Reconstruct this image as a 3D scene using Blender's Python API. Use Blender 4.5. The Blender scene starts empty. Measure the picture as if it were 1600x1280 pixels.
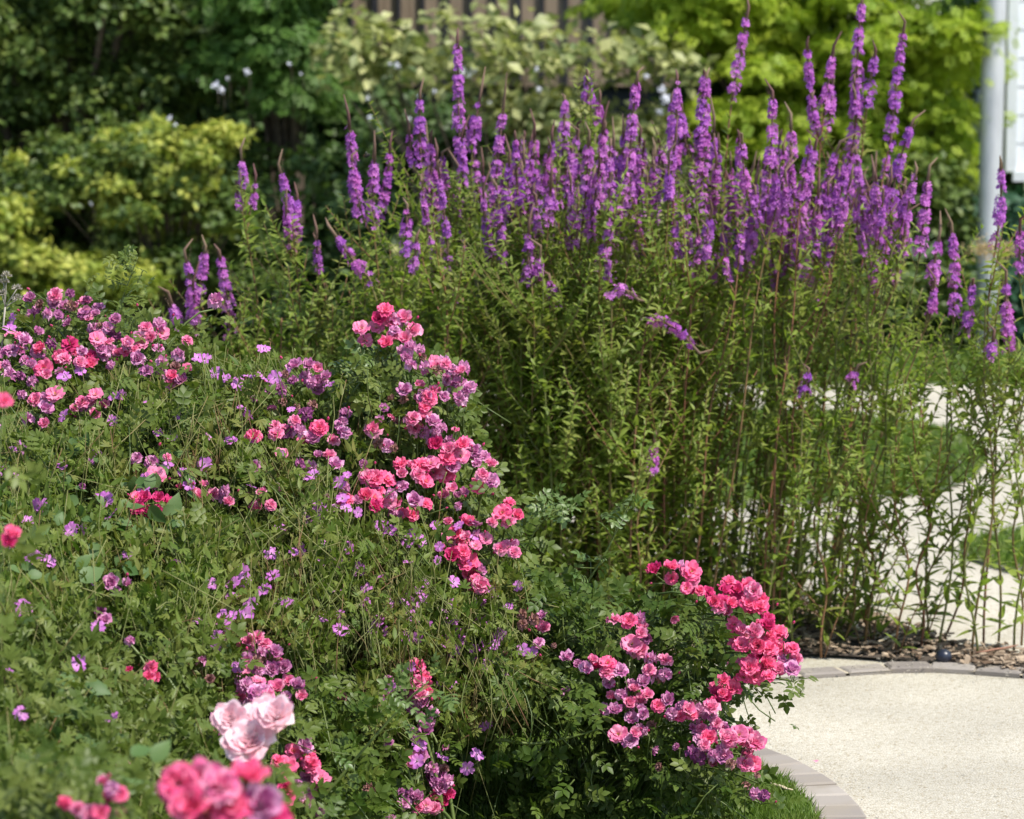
import bpy, math
import numpy as np
from math import radians, pi
rng = np.random.default_rng(11)
S = bpy.context.scene
COL = S.collection

# ------------------------------------------------------------------ camera
F = 1600 * 105 / 36.0
CH = 1.5
YH = 120.0
PITCH = math.atan((640 - YH) / F)
cam = bpy.data.cameras.new("camera")
cam.lens = 105; cam.sensor_width = 36; cam.clip_end = 500; cam.clip_start = 0.1
cam.dof.use_dof = True
cam.dof.focus_distance = 5.9
cam.dof.aperture_fstop = 6.5
co = bpy.data.objects.new("camera", cam)
co.location = (0, 0, CH); co.rotation_euler = (pi/2 - PITCH, 0, 0)
COL.objects.link(co); S.camera = co

# ------------------------------------------------------------------ light
EL = radians(57); AZ = radians(122)          # azimuth measured from +Y towards +X
W = bpy.data.worlds.new("World"); S.world = W; W.use_nodes = True
nt = W.node_tree
bg = nt.nodes['Background']
sky = nt.nodes.new('ShaderNodeTexSky'); sky.sky_type = 'NISHITA'; sky.sun_disc = False
sky.sun_elevation = EL; sky.sun_rotation = AZ
nt.links.new(sky.outputs[0], bg.inputs[0]); bg.inputs[1].default_value = 0.15
sl = bpy.data.lights.new("sun", 'SUN'); sl.energy = 4.5; sl.angle = radians(0.5); sl.color = (1, .955, .88)
so = bpy.data.objects.new("sun", sl); COL.objects.link(so)
so.rotation_euler = (pi/2 - EL, 0, pi - AZ)
S.view_settings.view_transform = 'Standard'; S.view_settings.look = 'None'
S.view_settings.gamma = 1; S.view_settings.exposure = 0.5; S.view_settings.use_curve_mapping = False

# ------------------------------------------------------------------ pixel helpers (1600x1280 photo pixels)
cp, sp = math.cos(PITCH), math.sin(PITCH)
def P(px, py, D):
    px = np.asarray(px, float); py = np.asarray(py, float); D = np.asarray(D, float)
    a = px - 800; b = 640 - py
    dy = F*cp + b*sp; dz = -F*sp + b*cp
    k = D/dy
    return np.stack(np.broadcast_arrays(a*k, D, CH + dz*k), -1)
def G(px, py):
    a = px - 800; b = 640 - py
    dy = F*cp + b*sp; dz = -F*sp + b*cp
    k = -CH/dz
    return (a*k, dy*k)
def nrm(v):
    v = np.asarray(v, float)
    return v/np.maximum(np.linalg.norm(v, axis=-1, keepdims=True), 1e-9)
SUN = nrm([math.cos(EL)*math.sin(AZ), math.cos(EL)*math.cos(AZ), math.sin(EL)])

# ------------------------------------------------------------------ materials
def mat(name): 
    m = bpy.data.materials.new(name); m.use_nodes = True
    return m, m.node_tree.nodes, m.node_tree.links, m.node_tree.nodes['Principled BSDF']
def mixc(N, L, fac, a, b, bt='MIX'):
    n = N.new('ShaderNodeMix'); n.data_type = 'RGBA'; n.blend_type = bt
    for sock, v in ((n.inputs[0], fac), (n.inputs[6], a), (n.inputs[7], b)):
        if hasattr(v, 'is_output'): L.new(v, sock)
        elif isinstance(v, (int, float)): sock.default_value = v
        else: sock.default_value = (*v, 1)
    return n.outputs[2]
def organic(name, a, b, rough=.5, trans=.3, spec=.4, base=None, c=None, bump=0.0, tcol=None):
    """leaf / petal: tint attribute mixes a->b, along attribute mixes towards base colour"""
    m, N, L, B = mat(name)
    at = N.new('ShaderNodeAttribute'); at.attribute_name = 'tint'
    col = mixc(N, L, at.outputs['Fac'], a, b)
    if c is not None:                                  # rare third tone from noise across the plant
        no = N.new('ShaderNodeTexNoise'); no.inputs['Scale'].default_value = 9
        ge = N.new('ShaderNodeNewGeometry'); L.new(ge.outputs['Position'], no.inputs['Vector'])
        r = N.new('ShaderNodeMapRange'); r.inputs[1].default_value = .5; r.inputs[2].default_value = .68
        L.new(no.outputs[0], r.inputs[0]); col = mixc(N, L, r.outputs[0], col, c)
    if base is not None:
        al = N.new('ShaderNodeAttribute'); al.attribute_name = 'along'
        r = N.new('ShaderNodeMapRange'); r.inputs[1].default_value = 0.0; r.inputs[2].default_value = .55
        L.new(al.outputs['Fac'], r.inputs[0]); col = mixc(N, L, r.outputs[0], base, col)
    L.new(col, B.inputs['Base Color'])
    B.inputs['Roughness'].default_value = rough
    B.inputs['Specular IOR Level'].default_value = spec
    T = N.new('ShaderNodeBsdfTranslucent')
    tc = mixc(N, L, 1.0, col, tcol if tcol else (1.25, 1.35, .75), 'MULTIPLY')
    L.new(tc, T.inputs[0])
    X = N.new('ShaderNodeMixShader'); X.inputs[0].default_value = trans
    L.new(B.outputs[0], X.inputs[1]); L.new(T.outputs[0], X.inputs[2])
    L.new(X.outputs[0], N['Material Output'].inputs[0])
    return m
def plain(name, a, b=None, scale=20, rough=.7, metal=0, bump=0, stretch=None, detail=6, contrast=(.35, .65)):
    m, N, L, B = mat(name)
    B.inputs['Roughness'].default_value = rough; B.inputs['Metallic'].default_value = metal
    if b is None: B.inputs['Base Color'].default_value = (*a, 1); return m
    tc = N.new('ShaderNodeTexCoord'); mp = N.new('ShaderNodeMapping')
    if stretch: mp.inputs['Scale'].default_value = stretch
    L.new(tc.outputs['Object'], mp.inputs[0])
    no = N.new('ShaderNodeTexNoise'); no.inputs['Scale'].default_value = scale; no.inputs['Detail'].default_value = detail
    L.new(mp.outputs[0], no.inputs['Vector'])
    r = N.new('ShaderNodeMapRange'); r.inputs[1].default_value = contrast[0]; r.inputs[2].default_value = contrast[1]
    L.new(no.outputs[0], r.inputs[0])
    L.new(mixc(N, L, r.outputs[0], a, b), B.inputs['Base Color'])
    if bump:
        bn = N.new('ShaderNodeBump'); bn.inputs['Strength'].default_value = bump; bn.inputs['Distance'].default_value = .01
        L.new(no.outputs[0], bn.inputs['Height']); L.new(bn.outputs[0], B.inputs['Normal'])
    return m

M = {}
PT = (1.15, .95, 1.05)
M['rose_leaf'] = organic('rose_leaf', (.055, .092, .012), (.130, .170, .032), .45, .28, .25, c=(.15, .18, .04))
M['rose_leaf_dark'] = organic('rose_leaf_dark', (.045, .085, .010), (.100, .145, .024), .45, .28, .25, c=(.12, .15, .03))
M['rose_leaf_light'] = organic('rose_leaf_light', (.085, .150, .030), (.16, .22, .065), .4, .3, .4)
M['ger_leaf'] = organic('geranium_leaf', (.070, .125, .014), (.175, .220, .040), .5, .36, .25, c=(.20, .20, .05))
M['broad'] = organic('broad_leaf', (.075, .15, .04), (.14, .21, .07), .5, .35, .3)
M['stalk'] = organic('stalk', (.12, .16, .04), (.26, .26, .10), .6, .15, .2, c=(.22, .11, .06))
M['cane'] = organic('cane', (.07, .11, .025), (.13, .17, .04), .45, .05, .4)
M['lo_leaf'] = organic('loosestrife_leaf', (.135, .205, .026), (.27, .34, .068), .5, .48, .3, c=(.26, .28, .07))
M['lo_stem'] = organic('loosestrife_stem', (.15, .17, .05), (.24, .10, .06), .6, .05, .3)
M['lo_flower'] = organic('loosestrife_flower', (.36, .10, .52), (.74, .27, .68), .6, .38, .2, tcol=(1.1, .95, 1.1), c=(.55, .15, .50))
M['lo_bud'] = organic('loosestrife_bud', (.13, .06, .06), (.20, .14, .09), .7, .05, .2)
M['rose_c'] = organic('rose_coral', (.78, .080, .24), (.86, .22, .38), .5, .3, .25, base=(.9, .42, .42), tcol=PT)
M['rose_p'] = organic('rose_pink', (.75, .15, .34), (.80, .36, .50), .5, .3, .25, base=(.85, .55, .58), tcol=PT)
M['rose_m'] = organic('rose_mauve', (.46, .10, .30), (.76, .42, .60), .55, .25, .2, base=(.82, .58, .66), tcol=PT)
M['rose_d'] = organic('rose_faded_purple', (.22, .04, .16), (.52, .20, .38), .6, .2, .15, base=(.5, .25, .35), tcol=PT)
M['rose_b'] = organic('rose_withered', (.24, .12, .09), (.40, .20, .20), .7, .15, .1, base=(.30, .2, .1), tcol=PT)
M['rose_r'] = organic('rose_crimson', (.55, .03, .15), (.70, .07, .24), .5, .25, .25, base=(.7, .15, .2), tcol=PT)
M['rose_w'] = organic('rose_pale', (.85, .50, .56), (.88, .74, .77), .5, .35, .25, base=(.85, .33, .38), tcol=(1.1, .95, .97))
M['stamen'] = plain('stamen', (.75, .45, .06), (.6, .35, .03), 200)
M['ger_fl'] = organic('geranium_petal', (.55, .16, .56), (.68, .26, .62), .55, .3, .2, base=(.75, .4, .7), tcol=PT)
M['sepal'] = organic('sepal', (.09, .14, .03), (.14, .12, .04), .6, .1, .3)
M['seed'] = organic('dry_seed', (.30, .27, .22), (.42, .38, .33), .8, .1, .1)
M['plume'] = organic('dry_plume', (.42, .31, .17), (.5, .38, .22), .8, .3, .1)
M['grass'] = organic('grass', (.085, .155, .018), (.165, .25, .042), .5, .35, .3, c=(.20, .24, .06))
M['t_olive'] = organic('olive_foliage', (.048, .095, .016), (.120, .175, .034), .5, .28, .35, c=(.16, .20, .04))
M['t_fern'] = organic('fern_foliage', (.060, .135, .022), (.120, .210, .040), .5, .32, .3)
M['t_gold'] = organic('golden_foliage', (.19, .26, .03), (.52, .52, .11), .5, .32, .3, c=(.13, .20, .03))
M['t_mid'] = organic('mid_green_foliage', (.045, .090, .024), (.10, .160, .045), .45, .25, .35)
M['t_var'] = organic('variegated_foliage', (.12, .17, .05), (.55, .54, .24), .45, .3, .3, c=(.16, .20, .06))
M['t_lime'] = organic('lime_foliage', (.19, .30, .022), (.42, .49, .045), .5, .38, .3)
M['t_teal'] = organic('teal_foliage', (.020, .070, .035), (.045, .11, .055), .5, .2, .3)
M['blossom'] = organic('pale_gap_spot', (.75, .76, .85), (.85, .85, .9), .6, .2, .2, tcol=(1, 1, 1))  # pale tone imitating brightness showing through foliage gaps
M['bark'] = plain('bark', (.06, .045, .03), (.13, .10, .07), 30, .9, bump=.6, stretch=(3, 3, .6))
M['mulch_chip'] = organic('bark_chip', (.12, .080, .052), (.40, .31, .22), .9, 0, .1)
M['pale_wood'] = plain('pale_wood', (.48, .38, .24), (.62, .53, .38), 60, .8, stretch=(1, 6, 1))
M['soil'] = plain('soil', (.035, .025, .018), (.085, .065, .048), 35, .95, bump=.8)
M['steel'] = plain('galvanised_steel', (.45, .46, .48), (.58, .59, .61), 14, .42, .35, stretch=(1, 1, .3))
M['white_clad'] = plain('white_cladding', (.66, .69, .72), (.74, .76, .78), 8, .5)
M['dark'] = plain('dark_plinth', (.02, .022, .025), (.035, .035, .04), 8, .8)
M['timber'] = plain('timber_board', (.20, .145, .095), (.33, .25, .17), 5, .8, stretch=(6, 6, .6), bump=.3)
M['batten'] = plain('dark_batten', (.010, .012, .018), (.02, .02, .025), 8, .7)
M['rubber'] = plain('black_plastic', (.012, .015, .028), (.02, .024, .04), 30, .35)
M['bee'] = plain('bee_fuzz', (.012, .01, .008), (.25, .14, .02), 90, .9, contrast=(.55, .6))
M['wing'] = plain('bee_wing', (.3, .3, .3))

# ------------------------------------------------------------------ mesh builder
class MB:
    def __init__(s): s.V=[]; s.L=[]; s.Z=[]; s.T=[]; s.A=[]; s.I=[]; s.n=0
    def add(s, V, loops, sizes, tint, along, mi=0):
        V = np.asarray(V, float).reshape(-1, 3)
        s.V.append(V); s.L.append(np.asarray(loops, int)+s.n); s.Z.append(np.asarray(sizes, int))
        s.T.append(np.broadcast_to(tint, (len(V),)).astype(float)); s.A.append(np.broadcast_to(along, (len(V),)).astype(float))
        s.I.append(np.full(len(sizes), mi) if np.isscalar(mi) else mi); s.n += len(V)
    def cloud(s, tpl, pos, R, sc, tint=None, mi=0):
        V, loops, sizes, along = tpl
        m = len(pos)
        if m == 0: return
        if tint is None: tint = rng.random(m)
        sc = np.broadcast_to(sc, (m,)) if np.ndim(sc) < 2 else sc
        scl = sc[:, None, None] if np.ndim(sc) == 1 else sc[:, None, :]
        X = np.einsum('mij,mnj->mni', R, V[None]*scl) + pos[:, None]
        n = len(V)
        lo = (loops[None] + (np.arange(m)*n)[:, None]).ravel()
        s.add(X.reshape(-1, 3), lo, np.tile(sizes, m), np.repeat(tint, n), np.tile(along, m), mi)
    def tube(s, pts, r, sides=5, tint=.5, mi=0):
        pts = np.asarray(pts, float); k = len(pts)
        r = np.broadcast_to(r, (k,))
        t = nrm(np.gradient(pts, axis=0))
        ref = np.array([0, 0, 1.]) if abs(t[0][2]) < .9 else np.array([1., 0, 0])
        u = nrm(np.cross(t, ref)); v = np.cross(t, u)
        a = np.arange(sides)*2*pi/sides
        V = pts[:, None] + r[:, None, None]*(np.cos(a)[None, :, None]*u[:, None] + np.sin(a)[None, :, None]*v[:, None])
        i = np.arange(k-1)[:, None]*sides; j = np.arange(sides)[None]; j2 = (j+1) % sides
        q = np.stack([i+j, i+j2, i+sides+j2, i+sides+j], -1).reshape(-1)
        lo = list(q); sz = [4]*((k-1)*sides)
        lo += list(range(sides))[::-1] + [(k-1)*sides+x for x in range(sides)]; sz += [sides, sides]
        s.add(V.reshape(-1, 3), lo, sz, tint, np.repeat(np.linspace(0, 1, k), sides), mi)
    def box(s, c, d, rz=0, tint=.5, mi=0, rx=0):
        V = np.array([[x, y, z] for x in (-.5, .5) for y in (-.5, .5) for z in (-.5, .5)])*np.array(d)
        V = V @ rotm(rx, 0, rz).T + np.array(c)
        Fc = [[0,1,3,2],[4,6,7,5],[0,4,5,1],[2,3,7,6],[0,2,6,4],[1,5,7,3]]
        s.add(V, sum(Fc, []), [4]*6, tint, .5, mi)
    def build(s, name, mats, parent=None, smooth=True):
        me = s.mesh(name, mats, smooth)
        o = bpy.data.objects.new(name, me); COL.objects.link(o)
        if parent is not None:
            o.parent = parent; o.matrix_parent_inverse.identity()
            o.location = tuple(-c for c in parent.location)
        return o
    def mesh(s, name, mats, smooth=True):
        me = bpy.data.meshes.new(name)
        V = np.concatenate(s.V); L = np.concatenate(s.L); Z = np.concatenate(s.Z)
        me.vertices.add(len(V)); me.vertices.foreach_set('co', V.ravel())
        me.loops.add(len(L)); me.loops.foreach_set('vertex_index', L)
        me.polygons.add(len(Z)); st = np.concatenate([[0], np.cumsum(Z)[:-1]])
        me.polygons.foreach_set('loop_start', st); me.polygons.foreach_set('loop_total', Z)
        if not isinstance(mats, (list, tuple)): mats = [mats]
        for m in mats: me.materials.append(m)
        me.polygons.foreach_set('material_index', np.concatenate(s.I).astype(int))
        me.polygons.foreach_set('use_smooth', np.full(len(Z), smooth))
        for nm, d in (('tint', s.T), ('along', s.A)):
            a = me.attributes.new(nm, 'FLOAT', 'POINT'); a.data.foreach_set('value', np.concatenate(d))
        me.update(calc_edges=True); me.validate()
        return me
def rotm(rx, ry, rz):
    cx, sx, cy, sy, cz, sz = math.cos(rx), math.sin(rx), math.cos(ry), math.sin(ry), math.cos(rz), math.sin(rz)
    return np.array([[cz,-sz,0],[sz,cz,0],[0,0,1]]) @ np.array([[cy,0,sy],[0,1,0],[-sy,0,cy]]) @ np.array([[1,0,0],[0,cx,-sx],[0,sx,cx]])
def frames(d, n):
    """columns x,y,z ; y along d, z near n"""
    y = nrm(d); x = nrm(np.cross(y, n)); z = np.cross(x, y)
    return np.stack([x, y, z], -1)
def rdir(m): return nrm(rng.normal(size=(m, 3)))
def empty(name, loc):
    o = bpy.data.objects.new(name, None); o.location = tuple(float(v) for v in loc); COL.objects.link(o); o.empty_display_size = .1
    return o
def tag(o, label=None, cat=None, group=None, kind=None):
    if label: o['label'] = label
    if cat: o['category'] = cat
    if group: o['group'] = group
    if kind: o['kind'] = kind
    return o

# ------------------------------------------------------------------ templates
def leaf_t(nseg=5, w=.22, curl=.15, fold=.25, jag=0., peak=.45):
    V=[]; al=[]; lo=[]; sz=[]
    for i in range(nseg+1):
        t = i/nseg
        e = math.log(.5)/math.log(peak)
        ww = w*max(math.sin(pi*t**e), .02 if 0 < i < nseg else .01)
        ww *= 1 + (jag if i % 2 else -jag)
        z = -curl*t*t
        V += [(-ww, t, z+fold*ww), (0, t, z), (ww, t, z+fold*ww)]; al += [t]*3
    for i in range(nseg):
        a = i*3; lo += [a, a+1, a+4, a+3, a+1, a+2, a+5, a+4]; sz += [4, 4]
    return np.array(V), np.array(lo), np.array(sz), np.array(al)
def merge_t(parts):
    V=[]; lo=[]; sz=[]; al=[]; n=0
    for (v, l, s_, a), R, sc, p in parts:
        v2 = (v*sc) @ np.asarray(R).T + np.array(p)
        V.append(v2); lo.append(l+n); sz.append(s_); al.append(a); n += len(v)
    return np.concatenate(V), np.concatenate(lo), np.concatenate(sz), np.concatenate(al)
def compound_t(pairs=2, leaflet=.42, w=.30, nseg=6, jag=.08):
    lf = leaf_t(nseg, w, .12, .22, jag)
    rach = leaf_t(2, .012, 0, 0)
    parts = [(rach, np.eye(3), 1.0, (0, 0, 0))]
    parts.append((lf, rotm(-.1, 0, 0), leaflet, (0, .72, 0)))
    for k in range(pairs):
        y = .66 - k*.27
        for sgn in (-1, 1):
            parts.append((lf, rotm(0, sgn*.15, -sgn*1.05), leaflet*(.92-.1*k), (0, y, 0)))
    return merge_t(parts)
def lobed_t(n=5, L=.5, w=.16):
    lf = leaf_t(4, w, .2, .2, .1, .6); parts = []
    for k in range(n):
        a = (k-(n-1)/2)*.62
        parts.append((lf, rotm(0, 0, -a), L*(1-.12*abs(k-(n-1)/2)), (0, .5, 0)))
    parts.append((leaf_t(2, .012, 0, 0), np.eye(3), .5, (0, 0, 0)))
    return merge_t(parts)
T_ROSE = compound_t(); T_ROSE2 = compound_t(3, .36, .28)
T_LOBE = lobed_t(); T_BROAD = leaf_t(12, .33, .3, .22, .05, .38)
T_LANCE = leaf_t(5, .150, .18, .25, 0, .35)
T_BLADE = leaf_t(3, .03, .35, .2, 0, .25)
T_FAR = leaf_t(2, .30, .15, .25, 0, .5)
T_FARN = leaf_t(2, .17, .2, .25, 0, .5)
T_SPRAY = merge_t([(leaf_t(2, .2, .1, .2), rotm(0, 0, a), .42, (0, y, 0)) for y in (.15, .35, .55) for a in (-1, 1)] + [(leaf_t(2, .2, .1, .2), np.eye(3), .4, (0, .6, 0))])

def petal(len_, wid, e0, e1, cup, wave, az, nu=6, nv=5, r=None, seed=0):
    g = np.random.default_rng(seed)
    V=[]; al=[]; lo=[]; sz=[]
    ph = g.uniform(0, 6); rr = .04; z = 0; pr = 0
    rows=[]
    for j in range(nv+1):
        v = j/nv
        if j:
            e = e0+(e1-e0)*((v+pr)/2); dl = len_*(v-pr); rr += dl*math.cos(e); z += dl*math.sin(e)
        pr = v
        w = wid*(.18+.82*math.sin(min(v*1.25, 1)*pi/2)) * (1 if v < .9 else .86)
        for i in range(nu+1):
            u = -1+2*i/nu
            x = u*w; zz = z + cup*u*u*w*.6 + wave*v*v*math.sin(u*4.2+ph+v*3)*len_ + wave*.45*v**3*math.sin(u*9+ph*2)*len_
            y = rr - .18*u*u*w - (.06*len_*(abs(u) < .3) if v > .95 else 0)
            V.append((x, y, zz)); al.append(v)
    for j in range(nv):
        for i in range(nu):
            a = j*(nu+1)+i; lo += [a, a+1, a+nu+2, a+nu+1]; sz.append(4)
    R = rotm(0, 0, az)
    return np.array(V)@R.T, np.array(lo), np.array(sz), np.array(al)
def rose_mesh(name, m, seed, style='open'):
    g = np.random.default_rng(seed); b = MB()
    wh = {'open':  [(6,1.0,.52,.55,-.35,.25),(6,.86,.46,.85,.10,.3),(6,.68,.38,1.1,.6,.4),(5,.46,.28,1.3,1.1,.5)],
          'cup':   [(5,1.0,.62,.9,.25,.4),(5,.85,.55,1.1,.7,.5),(5,.7,.45,1.25,1.1,.5),(4,.5,.32,1.4,1.4,.5)],
          'flat':  [(5,1.05,.68,.35,-.1,.15),(5,.85,.5,.6,.25,.3),(3,.45,.3,1.1,.8,.4)],
          'ball':  [(7,.95,.5,1.15,.30,.5),(7,.88,.45,1.2,.85,.5),(6,.78,.38,1.35,1.25,.6),(5,.62,.28,1.5,1.5,.6)],
          'big':   [(6,1.0,.70,.9,-.1,.3),(6,.85,.58,1.05,.4,.4),(5,.68,.48,1.25,.85,.5),(5,.50,.36,1.4,1.25,.6)],
          'wither':[(5,.9,.4,.2,-1.0,.9),(5,.7,.35,.9,.1,1.0),(4,.55,.3,1.2,.9,1.0)]}[style]
    for (n, ln, wd, e0, e1, cup) in wh:
        off = g.uniform(0, 6)
        for k in range(n):
            V, lo, sz, al = petal(ln*g.uniform(.88, 1.1), wd*g.uniform(.85, 1.15), e0+g.uniform(-.15, .15), e1+g.uniform(-.3, .3), cup,
                                  {'wither': .30, 'big': .08}.get(style, .16), off+k*2*pi/n+g.uniform(-.15, .15), seed=int(g.integers(1e6)))
            b.add(V, lo, sz, g.random(), al)
    if style in ('open', 'flat', 'cup'):
        a = g.uniform(0, 2*pi, 26); r = .16*np.sqrt(g.random(26))
        p = np.stack([r*np.cos(a), r*np.sin(a), np.full(26, .05)], -1)
        b.cloud(leaf_t(2, .12, 0, 0), p, frames(nrm(np.stack([np.cos(a)*.5, np.sin(a)*.5, np.ones(26)], -1)), rdir(26)), .24, mi=1)
    a = np.arange(5)*2*pi/5                      # sepals
    d = np.stack([np.cos(a), np.sin(a), -.5*np.ones(5)], -1)
    b.cloud(leaf_t(3, .16, .1, .2), np.zeros((5, 3)), frames(d, np.array([0, 0, 1.])), .6, mi=2)
    b.tube([(0, 0, -.35), (0, 0, -.18), (0, 0, 0), (0, 0, .08)], [.06, .17, .2, .1], 6, mi=2)
    return b.mesh(name, [m, M['stamen'], M['sepal']])
ROSES = {}
for key, col, styles in (('c', 'rose_c', ('open','cup','flat','ball','open')), ('p', 'rose_p', ('open','ball','cup','flat','open')),
                         ('m', 'rose_m', ('open','ball','wither','cup','wither')), ('b', 'rose_b', ('wither','wither','ball')), ('d', 'rose_d', ('wither','ball','wither','open')),
                         ('r', 'rose_r', ('open','cup','ball')), ('w', 'rose_w', ('big','big'))):
    ROSES[key] = [rose_mesh('rose_bloom', M[col], 100+i*7+ord(key), st) for i, st in enumerate(styles)]
def bud_mesh():
    b = MB()
    b.tube([(0,0,0),(0,0,.3),(0,0,.7),(0,0,1.1),(0,0,1.4)], [.18,.42,.48,.3,.05], 7, mi=0)
    b.tube([(0,0,-.4),(0,0,0),(0,0,.25),(0,0,.4)], [.1,.3,.45,.4], 7, mi=1)
    a = np.arange(5)*2*pi/5
    b.cloud(leaf_t(3, .2, -.1, .2), np.stack([.3*np.cos(a), .3*np.sin(a), .1+0*a], -1), frames(np.stack([.3*np.cos(a), .3*np.sin(a), 1+0*a], -1), -np.stack([np.cos(a), np.sin(a), 0*a], -1)), 1.0, mi=1)
    return b.mesh('rose_bud', [M['rose_r'], M['sepal']])
BUD = bud_mesh()
def ger_mesh(seed):
    g = np.random.default_rng(seed); b = MB()
    for k in range(5):
        V, lo, sz, al = petal(1.0, .42, .35+g.uniform(-.1, .1), -.05+g.uniform(-.25, .2), .2, .08, k*2*pi/5+g.uniform(-.1, .1), seed=seed*9+k)
        b.add(V, lo, sz, g.random(), al)
    b.tube([(0,0,-.5),(0,0,-.1),(0,0,.1),(0,0,.4)], [.04,.12,.09,.03], 5, mi=1)
    a = np.arange(5)*2*pi/5+.6
    b.cloud(leaf_t(2, .15, .1, .2), np.zeros((5, 3)), frames(np.stack([np.cos(a), np.sin(a), -.1+0*a], -1), np.array([0, 0, 1.])), .45, mi=1)
    return b.mesh('geranium_flower', [M['ger_fl'], M['sepal']])
GERS = [ger_mesh(s_) for s_ in range(4)]

def place(me, name, parent, pos, normal, r):
    o = bpy.data.objects.new(name, me); COL.objects.link(o)
    n = nrm(normal); x = nrm(np.cross(n, rdir(1)[0])); y = np.cross(n, x)
    import mathutils
    m3 = mathutils.Matrix(((x[0], y[0], n[0]), (x[1], y[1], n[1]), (x[2], y[2], n[2])))
    m4 = m3.to_4x4()
    o.parent = parent; o.matrix_parent_inverse.identity()
    pl = parent.location if parent is not None else (0, 0, 0)
    o.rotation_euler = m3.to_euler(); o.location = (pos[0]-pl[0], pos[1]-pl[1], pos[2]-pl[2]); o.scale = (r, r, r)
    return o

# ------------------------------------------------------------------ polygons on the ground
def inpoly(x, y, poly):
    c = np.zeros(len(x), bool); n = len(poly); j = n-1
    for i in range(n):
        xi, yi = poly[i]; xj, yj = poly[j]
        hit = ((yi > y) != (yj > y)) & (x < (xj-xi)*(y-yi)/((yj-yi) or 1e-9)+xi)
        c ^= hit; j = i
    return c
def sheet(name, poly, z, m, sub=0):
    me = bpy.data.meshes.new(name)
    me.from_pydata([(x, y, z) for x, y in poly], [], [list(range(len(poly)))]); me.materials.append(m); me.update()
    if me.polygons[0].normal.z < 0: me.flip_normals()
    o = bpy.data.objects.new(name, me); COL.objects.link(o); o['kind'] = 'structure'
    return o
def smooth_poly(pts, k=6):
    pts = np.array(pts); n = len(pts); out = []
    for i in range(n):
        p0, p1, p2, p3 = pts[i-1], pts[i], pts[(i+1) % n], pts[(i+2) % n]
        for t in np.arange(k)/k:
            out.append(.5*((2*p1)+(-p0+p2)*t+(2*p0-5*p1+4*p2-p3)*t*t+(-p0+3*p1-3*p2+p3)*t**3))
    return np.array(out)
def scatter(poly, n):
    poly = np.array(poly); lo = poly.min(0); hi = poly.max(0); out = []
    tot = 0
    while tot < n:
        q = rng.uniform(lo, hi, (n*2, 2)); q = q[inpoly(q[:, 0], q[:, 1], poly)]; out.append(q); tot += len(q)
    return np.concatenate(out)[:n]

# gravel material
def gravel():
    m, N, L, B = mat('resin_gravel'); B.inputs['Roughness'].default_value = .85; B.inputs['Specular IOR Level'].default_value = .2
    tc = N.new('ShaderNodeTexCoord')
    v = N.new('ShaderNodeTexVoronoi'); v.inputs['Scale'].default_value = 190; L.new(tc.outputs['Object'], v.inputs['Vector'])
    sep = N.new('ShaderNodeSeparateColor'); L.new(v.outputs['Color'], sep.inputs[0])
    cr = N.new('ShaderNodeValToRGB'); e = cr.color_ramp.elements
    e[0].color = (.34, .29, .20, 1); e[1].color = (.56, .52, .43, 1)
    for p_, c_ in ((.14, (.44, .40, .31, 1)), (.5, (.49, .45, .36, 1)), (.85, (.545, .51, .42, 1))):
        q = cr.color_ramp.elements.new(p_); q.color = c_
    L.new(sep.outputs[0], cr.inputs[0])
    no = N.new('ShaderNodeTexNoise'); no.inputs['Scale'].default_value = 1.7; no.inputs['Detail'].default_value = 7; L.new(tc.outputs['Object'], no.inputs['Vector'])
    r = N.new('ShaderNodeMapRange'); r.inputs[1].default_value = .3; r.inputs[2].default_value = .75; r.inputs[3].default_value = .72; r.inputs[4].default_value = 1.08
    L.new(no.outputs[0], r.inputs[0])
    cm = N.new('ShaderNodeCombineColor')
    for i in range(3): L.new(r.outputs[0], cm.inputs[i])
    L.new(mixc(N, L, 1.0, cr.outputs[0], cm.outputs[0], 'MULTIPLY'), B.inputs['Base Color'])
    bn = N.new('ShaderNodeBump'); bn.inputs['Strength'].default_value = .7; bn.inputs['Distance'].default_value = .003; bn.invert = True
    L.new(v.outputs['Distance'], bn.inputs['Height']); L.new(bn.outputs[0], B.inputs['Normal'])
    return m
M['gravel'] = gravel()
M['lawn'] = plain('lawn_ground', (.040, .075, .014), (.085, .13, .026), 25, .9, bump=.5)
M['sett'] = organic('stone_sett', (.20, .175, .155), (.36, .325, .285), .85, 0, .2, c=(.28, .245, .20))
M['joint'] = plain('sand_joint', (.42, .36, .26), (.5, .44, .33), 60, .9)

sheet('ground', [(-80, -30), (80, -30), (80, 200), (-80, 200)], -.012, M['lawn'])
sheet('gravel_path', [(-14, 2), (14, 2), (14, G(800, 600)[1]), (-14, G(800, 600)[1])], -.004, M['gravel'])

# near lawn island (roses grow on it): a closed curve through the kerb in the photo
kp = [G(1185, 1176), G(1250, 1203), G(1305, 1238), G(1350, 1281)]
(x1, y1), (x2, y2), (x3, y3) = kp[0], kp[1], kp[3]
A_ = np.array([[2*(x2-x1), 2*(y2-y1)], [2*(x3-x1), 2*(y3-y1)]]); b_ = np.array([x2**2-x1**2+y2**2-y1**2, x3**2-x1**2+y3**2-y1**2])
cc = np.linalg.solve(A_, b_); Rk = float(np.hypot(x1-cc[0], y1-cc[1]))
print('kerb circle', cc, Rk)
arc = [(cc[0]+Rk*math.cos(t), cc[1]+Rk*math.sin(t)) for t in np.linspace(-.9, 1.45, 40)]
ex, ey = arc[-1]
outer = arc + [(ex-1.2, ey+.12), (-3, 6.9), (-9, 6.7), (-9, 1.6), (arc[0][0]-.4, 1.6)]
sheet('lawn', outer, .008, M['lawn'])
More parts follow.
